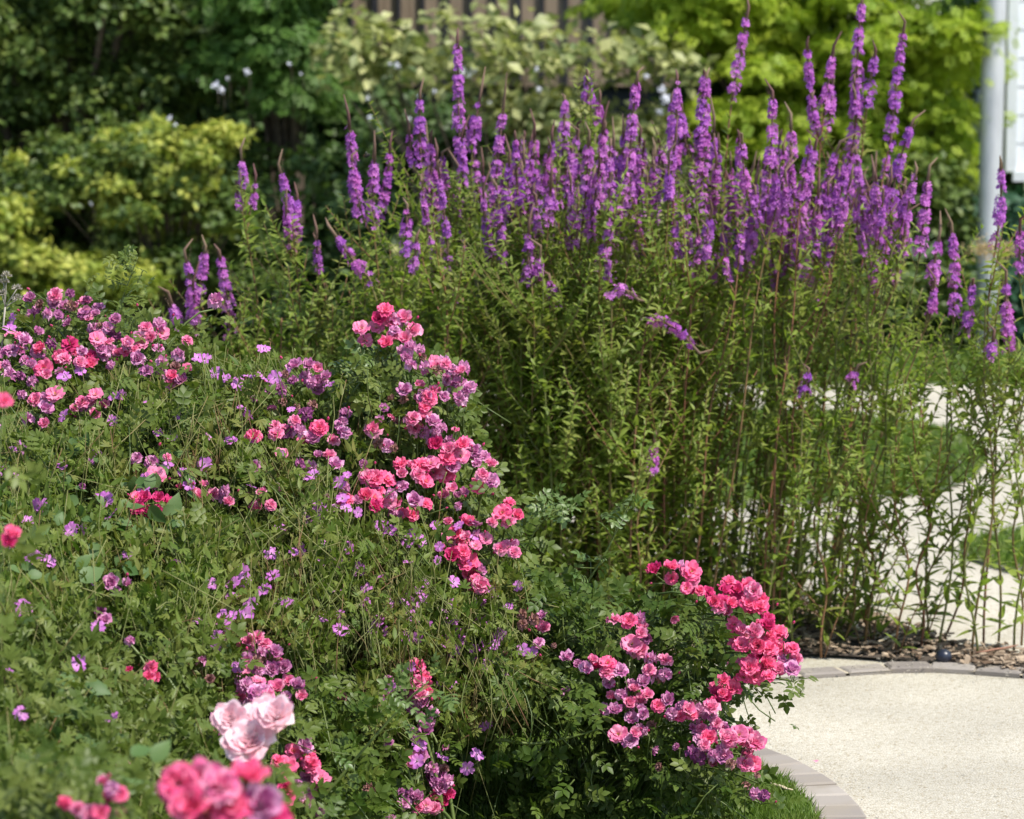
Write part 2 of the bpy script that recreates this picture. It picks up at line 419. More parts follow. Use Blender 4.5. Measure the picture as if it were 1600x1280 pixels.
def kerb_run(name, line, w, n, label=None, z0=-.003, z1=.016, side=1):
    """a row of stone setts following a polyline, one structure object"""
    line = np.array(line); seg = np.r_[0, np.cumsum(np.linalg.norm(np.diff(line, axis=0), axis=1))]
    b = MB(); L_ = seg[-1]; stp = L_/n
    def at_(s_):
        return np.array([np.interp(s_, seg, line[:, 0]), np.interp(s_, seg, line[:, 1])])
    for k in range(n):
        p, q = at_(k*stp+.006), at_((k+1)*stp-.006)
        pp, qq = at_(max(k*stp-.02, 0)), at_(min((k+1)*stp+.02, L_))
        t = nrm(q-p); nn = np.array([-t[1], t[0]])*side
        ww = w*rng.uniform(.96, 1.03); h = z1+rng.uniform(-.002, .002)
        c = .006
        base = [p, q, q+nn*ww, p+nn*ww]
        cen = sum(base)/4
        top = [cen+(v-cen)*(1-c/.05) for v in base]
        V = [(*v, z0) for v in base] + [(*v, h-.004) for v in base] + [(*v, h+rng.uniform(-.001, .001)) for v in top]
        Fc = []
        for a in (0, 4):
            for i in range(4): Fc.append([a+i, a+(i+1) % 4, a+4+(i+1) % 4, a+4+i])
        Fc.append([8, 9, 10, 11])
        b.add(V, sum(Fc, []), [4]*9, rng.random(), .5)
    o = b.build(name, M['sett'], smooth=False); o['kind'] = 'structure'
    # sand joint strip under the setts
    j = MB(); 
    for k in range(len(line)-1):
        p, q = line[k], line[k+1]; t = nrm(q-p); nn = np.array([-t[1], t[0]])*side
        V = [(*p, z1-.006), (*q, z1-.006), (*(q+nn*w), z1-.006), (*(p+nn*w), z1-.006)]
        j.add(V, [0, 1, 2, 3], [4], .5, .5)
    oj = j.build(name+'_joint', M['joint'], smooth=False); oj['kind'] = 'structure'
kerb_run('kerb', arc, .098, 34, z0=-.003, z1=.020, side=1)

# planting bed
bed = smooth_poly([G(560, 1010), G(800, 1030), G(1050, 1035), G(1250, 1026), G(1420, 1036), G(1600, 1056), G(1720, 1066), G(1800, 1050), G(1640, 1030),
                   G(1500, 1010), G(1400, 975), G(1290, 950), G(1150, 915), G(900, 880), G(600, 880), G(450, 940)])
sheet('planting_bed', bed, .006, M['soil'])
front = [G(x, y) for x, y in ((700, 1075), (900, 1070), (1080, 1060), (1240, 1050), (1400, 1040), (1480, 1040), (1560, 1046), (1640, 1052), (1760, 1064))]
fs = np.array([[np.interp(t, range(len(front)), [p[i] for p in front]) for i in (0, 1)] for t in np.linspace(0, len(front)-1, 50)])
kerb_run('kerb_strip', fs[::-1], .075, 14, z0=-.003, z1=.010, side=1)
isl = smooth_poly([G(760, 720), G(850, 665), G(1100, 648), G(1350, 655), G(1490, 680), G(1538, 722), G(1480, 765), G(1300, 785), G(1000, 790), G(820, 770)])
sheet('lawn_island', isl, .006, M['lawn'])
isl2 = smooth_poly([G(1500, 862), G(1560, 840), G(1700, 828), G(1900, 830), G(2000, 860), G(1900, 915), G(1700, 912), G(1570, 892)])
sheet('lawn_corner', isl2, .006, M['lawn'])
c2 = isl2.mean(0)
e2 = np.array([c2+(p-c2)*1.0 for p in isl2]); kk = [i for i in range(len(e2))]
start = int(np.argmin(e2[:, 0])); ring = np.roll(e2, -start+14, axis=0)[:40]
kerb_run('kerb_curve', ring[::-1], .10, 16, z0=-.003, z1=.008, side=1)
c3 = isl.mean(0); ring = np.vstack([isl, isl[:1]])
kerb_run('kerb_ring', ring[::-1], .10, 56, z0=-.003, z1=.006, side=1)
sheet('far_lawn', [(-14, G(800, 600)[1]+.002), (14, G(800, 600)[1]+.002), (14, 30), (-14, 30)], -.003, M['lawn'])

# grass blades (stuff)
def grass(name, poly, n, h0, h1, sc, z=.008):
    q = scatter(poly, n); b = MB()
    pos = np.c_[q, np.full(n, z)]
    d = nrm(np.c_[rng.normal(0, .35, (n, 2)), np.ones(n)]); 
    b.cloud(T_BLADE, pos, frames(d, rdir(n)), np.c_[np.full((n, 1), sc), rng.uniform(h0, h1, n)[:, None], rng.uniform(h0, h1, n)[:, None]])
    o = b.build(name, M['grass']); tag(o, kind='stuff'); return o
def wpoly(pts): return [G(x, y) for x, y in pts]
inner = [(cc[0]+(Rk-.10)*math.cos(t), cc[1]+(Rk-.10)*math.sin(t)) for t in np.linspace(-.3, 1.45, 30)]
near = inner + [(-.5, inner[-1][1]), (-.5, inner[0][1])]
tag(grass('grass', near, 60000, .018, .042, .055), 'short mown grass of the lawn under the front rose bush', 'grass')
tag(grass('grass', isl, 16000, .02, .05, .18, .006), 'short grass of the lawn island behind the purple clump', 'grass')
tag(grass('grass', isl2, 9000, .02, .045, .12, .006), 'short grass in the corner lawn at the right edge', 'grass')
fl = [(-3.6, G(800, 600)[1]+.01), (3.6, G(800, 600)[1]+.01), (3.8, 17.5), (-3.8, 17.5)]
tag(grass('grass', fl, 26000, .03, .08, .35, -.003), 'short grass strip between the far path and the shrubs', 'grass')

# bark mulch
b = MB(); n = 8500; q = scatter(bed, n)
V = np.array([[x, y, z] for x in (-.5, .5) for y in (-.5, .5) for z in (-.5, .5)]); V[[1, 5]] *= .8; V[[3]] *= .7
T_CHIP = (V*np.array([.5, 1, .14]), np.array([0,1,3,2,4,6,7,5,0,4,5,1,2,3,7,6,0,2,6,4,1,5,7,3]), np.full(6, 4), np.full(8, .5))
d = nrm(np.c_[rng.normal(size=(n, 2)), rng.normal(0, .16, n)])
b.cloud(T_CHIP, np.c_[q, rng.uniform(.008, .03, n)], frames(d, nrm(np.c_[rng.normal(0, .25, (n, 2)), np.ones(n)])), rng.uniform(.009, .032, n), tint=rng.random(n)**1.2)
tag(b.build('bark_mulch', M['mulch_chip'], smooth=False), 'grey brown bark chip mulch covering the bed under the purple clump', 'mulch', kind='stuff')

# ------------------------------------------------------------------ ground litter
def chunk(name, p, q, r, m, label, cat, rz=.02):
    a = np.array([*G(*p), rz]); c = np.array([*G(*q), rz+.008]); t = np.linspace(0, 1, 6)[:, None]
    pts = a+(c-a)*t + rng.normal(0, r*.25, (6, 3)); bb = MB(); bb.tube(pts, r*np.array([.5, .9, 1, .95, .8, .4]), 6)
    for V in bb.V: V[:, 2] = rz+(V[:, 2]-rz)*.5
    return tag(bb.build(name, m), label, cat)
chunk('wood_chip', (1326, 988), (1342, 1004), .014, M['pale_wood'], 'pale wedge of split wood lying on the mulch between stems', 'wood chip', .03)
chunk('wood_stick', (1372, 1020), (1405, 1007), .006, M['pale_wood'], 'thin pale stick lying slanted on the bark mulch', 'stick', .03)
chunk('twig', (1525, 1038), (1592, 1028), .005, plain('red_twig', (.22, .10, .06), (.3, .15, .09), 30), 'reddish fallen twig at the right end of the mulch bed', 'twig', .03)
chunk('dry_leaf', (1205, 1246), (1238, 1260), .006, M['pale_wood'], 'curled straw coloured leaf lying on the lawn near the stone edging', 'leaf', .03)
cx, cy = G(1474, 1040); b = MB()
th = np.linspace(-1.2, 1.57, 9)
b.tube([(cx, cy, .024+.019*math.sin(t)) for t in th], [.021*max(math.cos(t), .05) for t in th], 14)
tag(b.build('garden_light', M['rubber']), 'small dark round garden light set in the mulch near stone edging', 'light')

# small plant litter on path edges
b = MB(); n = 420; k = rng.integers(0, len(fs), n); q = fs[k]+rng.normal(0, 1, (n, 2))*np.array([.05, .05])+np.array([0, -.06]); t = rng.uniform(-.9, 1.3, 160)
q = np.vstack([q, np.c_[cc[0]+(Rk+abs(rng.normal(0, .07, 160)))*np.cos(t), cc[1]+(Rk+abs(rng.normal(0, .07, 160)))*np.sin(t)], np.c_[rng.uniform(.3, 1.4, 160), rng.uniform(5.8, 7.6, 160)]]); n = len(q)
b.cloud(T_FARN, np.c_[q, np.full(n, .014)], frames(nrm(np.c_[rng.normal(size=(n, 2)), rng.normal(0, .1, n)]), nrm(np.c_[rng.normal(0, .2, (n, 2)), np.ones(n)])), rng.uniform(.004, .013, n))
tag(b.build('leaf_litter', M['seed']), 'tiny dry leaf bits scattered on the pale path beside the stone edging', 'litter', kind='stuff')

# ------------------------------------------------------------------ loosestrife
def bez(a, c, e, n):
    t = np.linspace(0, 1, n)[:, None]; return (1-t)**2*a+2*t*(1-t)*c+t*t*e
def flo_t():
    V=[]; lo=[]; sz=[]; al=[]
    for k in range(6):
        a = k*pi/3+rng.uniform(-.15, .15); ca, sa = math.cos(a), math.sin(a); n = len(V); l = rng.uniform(.85, 1.1)
        def pt(r, w, z): return (r*ca-w*sa, r*sa+w*ca, z)
        V += [pt(.06, 0, 0), pt(.6*l, -.23, .28), pt(l, .02, .22), pt(.6*l, .25, .20)]; al += [0, .6, 1, .6]
        lo += [n, n+1, n+2, n+3]; sz.append(4)
    return np.array(V), np.array(lo), np.array(sz), np.array(al)
T_FLO = [flo_t() for _ in range(3)]
def spike_mesh(b, pts, rad, dens=1.0, gappy=.15, tip=.05):
    """florets around a polyline pts; material 0 flower, 1 bud/stem"""
    pts = np.array(pts); seg = np.r_[0, np.cumsum(np.linalg.norm(np.diff(pts, axis=0), axis=1))]; L_ = seg[-1]
    at_ = lambda s_: np.stack([np.interp(s_, seg, pts[:, i]) for i in range(3)], -1)
    n = max(int(L_/.0085*6.5*dens), 10)
    s_ = np.round(rng.random(n)*L_/.011)*.011+rng.normal(0, .002, n)
    s_ = np.clip(s_, 0, L_)
    gap = np.sin(s_*rng.uniform(60, 110)+rng.uniform(0, 6)) > -1+gappy*2*rng.random(n)
    gap &= rng.random(n) < .35+1.5*s_/L_
    s_ = s_[gap]; n = len(s_)
    c = at_(s_); ax = nrm(at_(np.clip(s_+.01, 0, L_))-at_(np.clip(s_-.01, 0, L_)))
    out = nrm(np.cross(ax, rdir(n)))
    prof = .45+.55*np.clip((L_-s_)/(L_*.6), 0, 1)
    r = rad*prof*rng.uniform(.55, 1.05, n)
    pos = c+out*r[:, None]
    nn = nrm(out+.45*ax+.25*rdir(n))
    tnt = np.clip(rng.normal(rng.uniform(.15, .75), .22, n), 0, 1); r = r*(.82+.3*np.sin(s_*rng.uniform(150, 260)+rng.uniform(0, 6)))
    k = rng.integers(0, 3, n)
    for j in range(3):
        q = k == j; m = q.sum()
        x = nrm(np.cross(nn[q], rdir(m))); y = np.cross(nn[q], x)
        b.cloud(T_FLO[j], pos[q], np.stack([x, y, nn[q]], -1), rng.uniform(.0075, .0108, m), tint=tnt[q], mi=0)
    b.tube(pts, .0028, 4, .5, 1)
    d = nrm(pts[-1]-pts[-2]); e = pts[-1]+d*tip*.5; e2_ = pts[-1]+d*tip+rng.normal(0, tip*.25, 3)
    tb = MB(); tb.tube([pts[-1]-d*.01, e, e2_], [rad*.30, .0042, .0014], 6, rng.random(), 0)
    m = 40                                            # calyx bumps among flowers and on the tip
    t = rng.random(m); q = e2_*t[:, None]+(pts[-1]-d*.02)*(1-t[:, None]); o = rdir(m)
    tb.cloud(T_FARN, q+o*.002, frames(nrm(o+d*1.2), o), .008*(1.1-t), mi=0)
    m = int(L_/.02*4); cc_ = at_(rng.random(m)*L_); o = rdir(m)
    b.cloud(T_FARN, cc_+o*rad*.3, frames(nrm(o+ax[0]*.8), o), .012, mi=1)
    return tb
def leafy(b, pts, l0, l1, step, up=.6, mi=0, jitter=.36):
    pts = np.array(pts); seg = np.r_[0, np.cumsum(np.linalg.norm(np.diff(pts, axis=0), axis=1))]; L_ = seg[-1]
    k = max(int(L_/step), 2); s_ = (np.arange(k)+.7)*L_/k
    c = np.stack([np.interp(s_, seg, pts[:, i]) for i in range(3)], -1)
    c2_ = np.stack([np.interp(s_+.01, seg, pts[:, i]) for i in range(3)], -1)+1e-6
    ax = nrm(c2_-c); ax[-1] = ax[-2] if k > 1 else ax[-1]
    ref = nrm(np.cross(ax, np.array([.3, .8, .1]))); r2 = np.cross(ax, ref)
    ph = rng.uniform(0, pi)+np.arange(k)*pi/2+rng.normal(0, .25, k)
    o = np.cos(ph)[:, None]*ref+np.sin(ph)[:, None]*r2
    le = np.linspace(l0, l1, k)
    for sg in (1, -1):
        d = nrm(sg*o+ax*up+rng.normal(0, jitter, (k, 3)))
        b.cloud(T_LANCE, c, frames(d, ax+.3*sg*-o), le*rng.uniform(.75, 1.15, k), mi=mi)
    return L_
NLO = [0]
def loosestrife(tx, ty, flen, D, label, side=2, lean=0, bend=None, group='purple loosestrife stems in the tall clump', nbranch=10, rad=.0165, fade=0, gappy=.3, leafstep=.045, basex=None, dens=1.0, tip=None, base_y=None, thin=False):
    top = P(tx, ty, D)
    sag = bend
    Lm = flen*1.12/F*D
    bx = ((820+(tx-820)*((.90 if tx < 1150 else .84) if tx > 820 else .96)-800)/F*D if tx < 1478 else top[0])+lean*.5 if basex is None else (basex-800)/F*D
    base = np.array([bx, (D+rng.uniform(-.05, .2)) if base_y is None else base_y, 0.0])
    root = empty('loosestrife', base)
    tag(root, label, 'loosestrife', group)
    if bend is None:
        ctrl = np.array([bx*.7+top[0]*.3+rng.normal(0, .05), (base[1]+D)/2+rng.normal(0, .05), top[2]*rng.uniform(.4, .7)]); pts = bez(base, ctrl, top, 18)
        tw = np.linspace(0, 1, 18); a1, a2 = rng.uniform(0, 6, 2); pts[:, 0] += (.022 if tx > 1280 else .012)*np.sin(tw*rng.uniform(6, 14)+a1)*np.sin(tw*pi); pts[:, 1] += .010*np.sin(tw*9+a2)*np.sin(tw*pi)
    else:        # stem rises, then bows over by `bend` px (dx,dy) along the flowers
        sx = tx-bend[0]; sy = ty-bend[1]; st = P(sx, sy, D)
        pts = np.vstack([bez(base, np.array([bx, D, st[2]*.7]), st, 10)[:-1], bez(st, st+np.array([(top-st)[0]*.4, 0, .03]), top, 6)])
    seg = np.r_[0, np.cumsum(np.linalg.norm(np.diff(pts, axis=0), axis=1))]; T_ = seg[-1]
    at_ = lambda s_: np.stack([np.interp(s_, seg, pts[:, i]) for i in range(3)], -1)
    fs_ = max(T_-Lm, T_*.3)
    sb = MB(); tt = rng.random()
    sb.tube(pts, np.linspace(.0036, .0018, len(pts)), 5, tt)
    lb = MB()
    low = at_(np.linspace(.05, fs_, 16)); leafy(lb, low, .066, .036, leafstep*.9); thin or leafy(lb, at_(np.linspace(.1, fs_, 16)), .045, .028, leafstep*.8)
    for k in range(0 if tx > 1480 else 1+(tx < 1000)):
        ang = rng.uniform(0, 2*pi); l = rng.uniform(.12, .34); o = np.array([math.cos(ang), math.sin(ang), 0]); p = base+o*.01
        bp = bez(p, p+o*l*.12+np.array([0, 0, l*.5]), p+o*l*.42+np.array([0, 0, l]), 5); sb.tube(bp, [.0022, .002, .0018, .0014, .001], 4, tt); leafy(lb, bp, .055, .035, .035)
    spikes = []
    if flen > 0: spikes.append((at_(np.linspace(fs_, T_, 8)), rad))
    for k in range(nbranch):
        s0 = rng.uniform((.35 if thin else .08) if k % 2 else .45, .95)*fs_; p = at_(s0); ang = rng.uniform(0, 2*pi); l = rng.uniform(.14, .40)*(1.1-.4*s0/T_)
        o = np.array([math.cos(ang), math.sin(ang), 0]); e = p+o*l*rng.uniform(.4, .75)+np.array([0, 0, l*.8])
        bp = bez(p, p+o*l*.35+np.array([0, 0, l*.3]), e, 5); sb.tube(bp, [.002, .0018, .0015, .0012, .001], 4, tt)
        leafy(lb, bp, .042, .024, .017)
    for k in range(side):
        s0 = fs_-rng.uniform(.02, .12); p = at_(s0); ang = rng.uniform(0, 2*pi); l = rng.uniform(.45, .9)*Lm+.04
        o = np.array([math.cos(ang), math.sin(ang), 0]); e = p+o*l*.28+np.array([0, 0, l])
        bp = bez(p, p+o*l*.25+np.array([0, 0, l*.4]), e, 8); sb.tube(bp, .0018, 4, tt)
        spikes.append((bp[3:], rad*.72)); leafy(lb, bp[:4], .03, .02, .02)
    sb.build('stem', M['lo_stem'], root); lb.build('leaves', M['lo_leaf'], root)
    for sp_, r_ in spikes:
        f = MB(); tb = spike_mesh(f, sp_, r_, dens, gappy, tip=tip if tip else rng.uniform(.03, .08)); fo = f.build('flower_spike', [M['lo_flower'], M['lo_bud']], root)
        t_ = tb.build('bud_tip', M['lo_bud']); t_.parent = fo; t_.matrix_parent_inverse.identity()
    NLO[0] += 1
    return root

SP = [ # tx, ty, flower length px, D, kwargs, label
 (715, 72, 175, 8.0, dict(lean=-.02, side=1), 'tallest purple spike on the left half of the loosestrife clump'),
 (656, 158, 95, 7.9, dict(side=1), 'purple loosestrife spike just left of the tallest left-hand spike'),
 (748, 162, 60, 8.1, dict(side=0), 'short purple spike tip just right of the tallest left-hand spike'),
 (546, 196, 135, 7.9, dict(side=1, lean=.02), 'purple spike with a long dry pale tip above the middle of the photo left', ),
 (585, 246, 105, 7.8, dict(side=1, rad=.019, lean=-.03), 'broad purple spike beside the flying bee'),
 (440, 275, 80, 7.8, dict(side=2, lean=.03), 'lone purple loosestrife spike before the dark shrub gap'),
 (378, 255, 32, 7.9, dict(side=2, rad=.010, gappy=.5), 'thin red stemmed loosestrife with almost no flowers left of lone spike'),
 (636, 330, 62, 7.7, dict(side=1), 'faded purple spike low below the broad spike by the bee'),
 (527, 372, 80, 7.7, dict(bend=(-50, -62), side=0, basex=640), 'bent purple spike bowing over to the left of the clump'),
 (785, 182, 170, 7.9, dict(side=1), 'long purple spike left of the clump centre reaching above its neighbours'),
 (835, 212, 95, 8.0, dict(side=1), 'slim purple spike second right of the long left-centre one'),
 (882, 160, 75, 8.1, dict(side=0), 'small purple spike before the pale variegated shrub'),
 (918, 120, 48, 8.1, dict(side=1), 'short high purple spike at the very centre above the clump'),
 (920, 222, 115, 7.8, dict(side=1, rad=.02), 'thick purple spike at the centre of the clump'),
 (995, 128, 190, 7.8, dict(lean=-.03, side=1), 'tall purple spike with its tip hooked over before the pale gap spots'),
 (1058, 127, 120, 7.8, dict(side=1), 'purple spike with nodding brown tip right of the hooked one'),
 (1100, 122, 120, 7.9, dict(lean=-.06, side=1), 'purple spike leaning right, left partner of the crossing pair'),
 (1104, 126, 205, 7.9, dict(lean=.14, side=1), 'long purple spike leaning left, right partner of the crossing pair'),
 (1166, 32, 112, 8.2, dict(lean=-.10, side=0, nbranch=3), 'lilac purple spike standing alone high before the brown boards'),
 (1207, 156, 175, 7.8, dict(side=2, rad=.019), 'thick deep purple spike before the lime foliage'),
 (1236, 196, 65, 8.0, dict(side=0), 'short purple spike with pale bud tip beside the thick deep purple one'),
 (1346, 10, 250, 8.1, dict(side=1, lean=-.09, rad=.02), 'tallest purple spike of all reaching the top of the photo'),
 (1300, 92, 80, 8.1, dict(side=2, lean=-.02), 'branched purple spike just left of the tallest of all'),
 (1366, 92, 66, 8.1, dict(side=2, lean=-.08), 'branched purple spike just right of the tallest of all'),
 (1411, 55, 155, 8.1, dict(side=0, lean=-.07), 'slender deep purple spike standing clear near the lime tree edge'),
 (1422, 202, 155, 7.9, dict(side=2, lean=-.05, rad=.019), 'pale lilac spike low before the lime tree edge'),
 (1450, 282, 110, 7.8, dict(side=2, lean=-.03), 'magenta purple spike right of the pale lilac spike'),
 (1330, 242, 110, 7.9, dict(side=1, lean=-.04), 'purple spike below the tallest of all, leaning right'),
 (1272, 238, 110, 8.0, dict(side=2), 'slim dark purple spike left below the tallest of all'),
 (1564, 266, 112, 7.7, dict(side=0, lean=-.03, rad=.016, nbranch=3), 'single neat magenta spike before the grey pole'),
 (1594, 360, 65, 7.7, dict(side=1, nbranch=3), 'purple spike cut by the right edge of the photo'),
 (1488, 368, 125, 7.7, dict(side=1, lean=-.03), 'bright magenta spike drooping low left of the pole'),
 (1466, 378, 70, 7.7, dict(side=1), 'faded purple spike left of the bright drooping one'),
 (1572, 445, 75, 7.6, dict(side=2, nbranch=3, lean=.04), 'forked purple spike low by the pole foot'),
 (1552, 528, 36, 7.6, dict(side=0, nbranch=4, lean=-.05), 'shortest magenta spike by the pole foot'),
 (1180, 290, 90, 7.8, dict(side=1), 'purple spike below the thick deep purple one'),
 (1110, 340, 66, 7.7, dict(side=1, lean=.02), 'dark purple spike low under the crossing pair'),
 (826, 368, 80, 7.7, dict(side=1), 'purple spike low in the green leaves left of centre'),
 (860, 442, 36, 7.7, dict(side=0), 'small purple tuft lowest in the leaves left of centre'),
 (990, 462, 45, 7.6, dict(bend=(34, 2), side=0, basex=955), 'short horizontal purple flower tuft amid the green stems'),
 (1082, 540, 82, 7.6, dict(bend=(72, 34), side=0, basex=985), 'long purple spike lying nearly horizontal amid the green stems'),
 (1022, 694, 55, 7.6, dict(side=0, lean=-.03, nbranch=3), 'small lone purple spike low in the green stems near centre'),
 (292, 412, 85, 7.8, dict(side=1), 'left stem of the purple trio behind the left roses'),
 (320, 395, 70, 7.8, dict(side=1), 'middle stem of the purple trio behind the left roses'),
 (344, 402, 115, 7.8, dict(side=0), 'right stem of the purple trio behind the left roses'),
 (268, 474, 45, 7.8, dict(side=0), 'low purple spike left of the trio behind the left roses'),
 (1262, 586, 32, 7.6, dict(side=0), 'tiny dark violet spike seen against the pale far path'),
 (1335, 584, 18, 7.6, dict(side=0), 'tiny pale lilac tuft seen against the pale far path'),
 (955, 350, 60, 7.7, dict(side=1, lean=.02), 'dark magenta spike under the tall hooked one'),
 (495, 380, 30, 7.8, dict(side=1, rad=.01), 'tiny purple tuft left of the bent bowing spike'),
]
for t in SP:
    tx, ty, fl_, D, kw, lab = t
    kw = dict(kw)
    if tx > 1180: kw.setdefault('nbranch', 4); kw.setdefault('thin', True)
    if tx > 1480: kw['nbranch'] = 6; kw.setdefault('leafstep', .05)
    loosestrife(tx, ty, fl_, D, lab, **kw)
for i in range(100):     # the crowd of spikes
    tx = rng.uniform(650, 1330) if i % 5 else rng.uniform(1180, 1470)
    ty = (rng.uniform(195, 300) if i % 3 else rng.uniform(270, 350))+40*abs((tx-950)/400)**2*.4
    loosestrife(tx, ty, rng.uniform(50, 130), rng.uniform(7.7, 8.5), 'purple loosestrife stem massed among many in the crowded top of the clump',
                side=int(rng.integers(1, 3)), lean=rng.normal(0, .09), group='crowded purple loosestrife stems', gappy=rng.uniform(.3, .9), rad=rng.uniform(.0085, .0145), nbranch=11 if tx < 1130 else 2, dens=.85, leafstep=.05 if tx < 1130 else .075, thin=tx > 1170)
for i in range(46):     # green stems without flowers
    r = rng.random()
    tx = rng.uniform(540, 1180) if r < .84 else rng.uniform(1230, 1470)
    ty = rng.uniform(380, 620)
    loosestrife(tx, ty, 0, rng.uniform(7.6, 8.4), 'green leafy loosestrife stem without flowers in the thick of the clump', side=0, lean=rng.normal(0, .09),
                group='flowerless green loosestrife stems', nbranch=15 if tx < 1130 else 5, leafstep=.04 if tx < 1130 else .06, thin=tx > 1200)
for i, tx in enumerate([395, 455, 505, 545, 350, 420, 480, 525, 570, 440, 590, 375, 610, 555]):
    loosestrife(tx, rng.uniform(420, 500), 0, 7.8+.1*rng.random(), 'pale green leafy stem standing in the loose left fringe of the clump', side=0, group='green stems in the left fringe', nbranch=9, leafstep=.04, basex=tx+rng.uniform(0, 40))
for i, tx in enumerate([1515, 1560, 1590, 1480, 1540, 1290, 1340, 1400, 1440, 1370]):
    loosestrife(tx, [600, 640, 560, 560, 470, 620, 680, 700, 640, 740][i], 0, 7.65, (['green stem leaning right at the right end of the bed', 'short green stem spreading at the right end of the bed',
        'green stem cut by the right photo edge beside the path', 'green stem at the right end of the clump before the pale path', 'tall thin pale stem crossing before the pole foot']+['low leafy green stem among those rooted at the right front of the mulch']*5)[i], side=0, group='green stems at the right end', nbranch=6 if i < 5 else 8, leafstep=.055 if i < 5 else .045, basex=[1500, 1475, 1625, 1460, 1528, 1290, 1330, 1410, 1455, 1380][i])

# bumblebee
bp = P(573, 243, 7.9); b = MB(); th = np.linspace(-1.4, 1.4, 9)
b.tube([bp+np.array([.009*math.sin(t), 0, .003*math.sin(t)]) for t in th], [.0052*max(math.cos(t), .1)+(.0008 if t < 0 else 0) for t in th], 9)
bee = b.build('bumblebee', M['bee']); tag(bee, 'dark bumblebee hovering beside a broad purple spike', 'bee')
w = MB(); w.cloud(leaf_t(4, .25, 0, 0), np.array([bp+(0, 0, .004)]*2), frames(np.array([[-.3, 1, .6], [-.3, -1, .6]]), np.array([0, 0, 1.])), .010); w.build('wings', M['wing'], bee)

# ------------------------------------------------------------------ rose bed
def Dbed(px, py):
    px = np.asarray(px, float); py = np.asarray(py, float)
    df = np.clip(3.95+px/700*1.75, 3.95, 5.75)
    t = np.clip((py-520)/760, -.05, 1)
    return 6.2+(df-6.2)*t
CLEAR = []
def clear(x, y):
    out = np.zeros(len(x), bool)
    for (cx_, cy_, sx_, sy_) in CLEAR: out |= ((x-cx_)/(sx_*1.15+20))**2+((y-cy_-4)/(sy_*1.2+20))**2 < 1
    return out
def region(poly, n, jD=.12, back=0.0, skip=0):
    q = scatter(poly, n)
    c = clear(q[:, 0], q[:, 1]+skip); q = q[~(c & (rng.random(n) < .6))]; n = len(q); c = clear(q[:, 0], q[:, 1]+skip)
    p = P(q[:, 0], q[:, 1], Dbed(q[:, 0], q[:, 1])+rng.normal(0, jD, n)+back+np.where(c, .22, 0))
    p[:, 2] = np.maximum(p[:, 2], .03)
    return p
UP = np.array([0, 0, 1.]); FR = np.array([0, -1., 0])
def foliage(b, tpl, pos, s0, s1, upw=.7, mi=0, tmean=.5):
    n = len(pos); nrm_ = nrm(UP*upw+FR*.35+np.array([.2, 0, 0])+rng.normal(0, .5, (n, 3)))
    d = nrm(np.cross(nrm_, rdir(n))+FR*.2)
    b.cloud(tpl, pos, frames(d, nrm_), rng.uniform(s0, s1, n), tint=np.clip(rng.normal(tmean, .28, n), 0, 1), mi=mi)
PAL = {'c': 'cccccprpm', 'p': 'pppppcmm', 'm': 'mmmmmmppddb', 'b': 'bbdm', 'r': 'rrrc', 'w': 'w'}
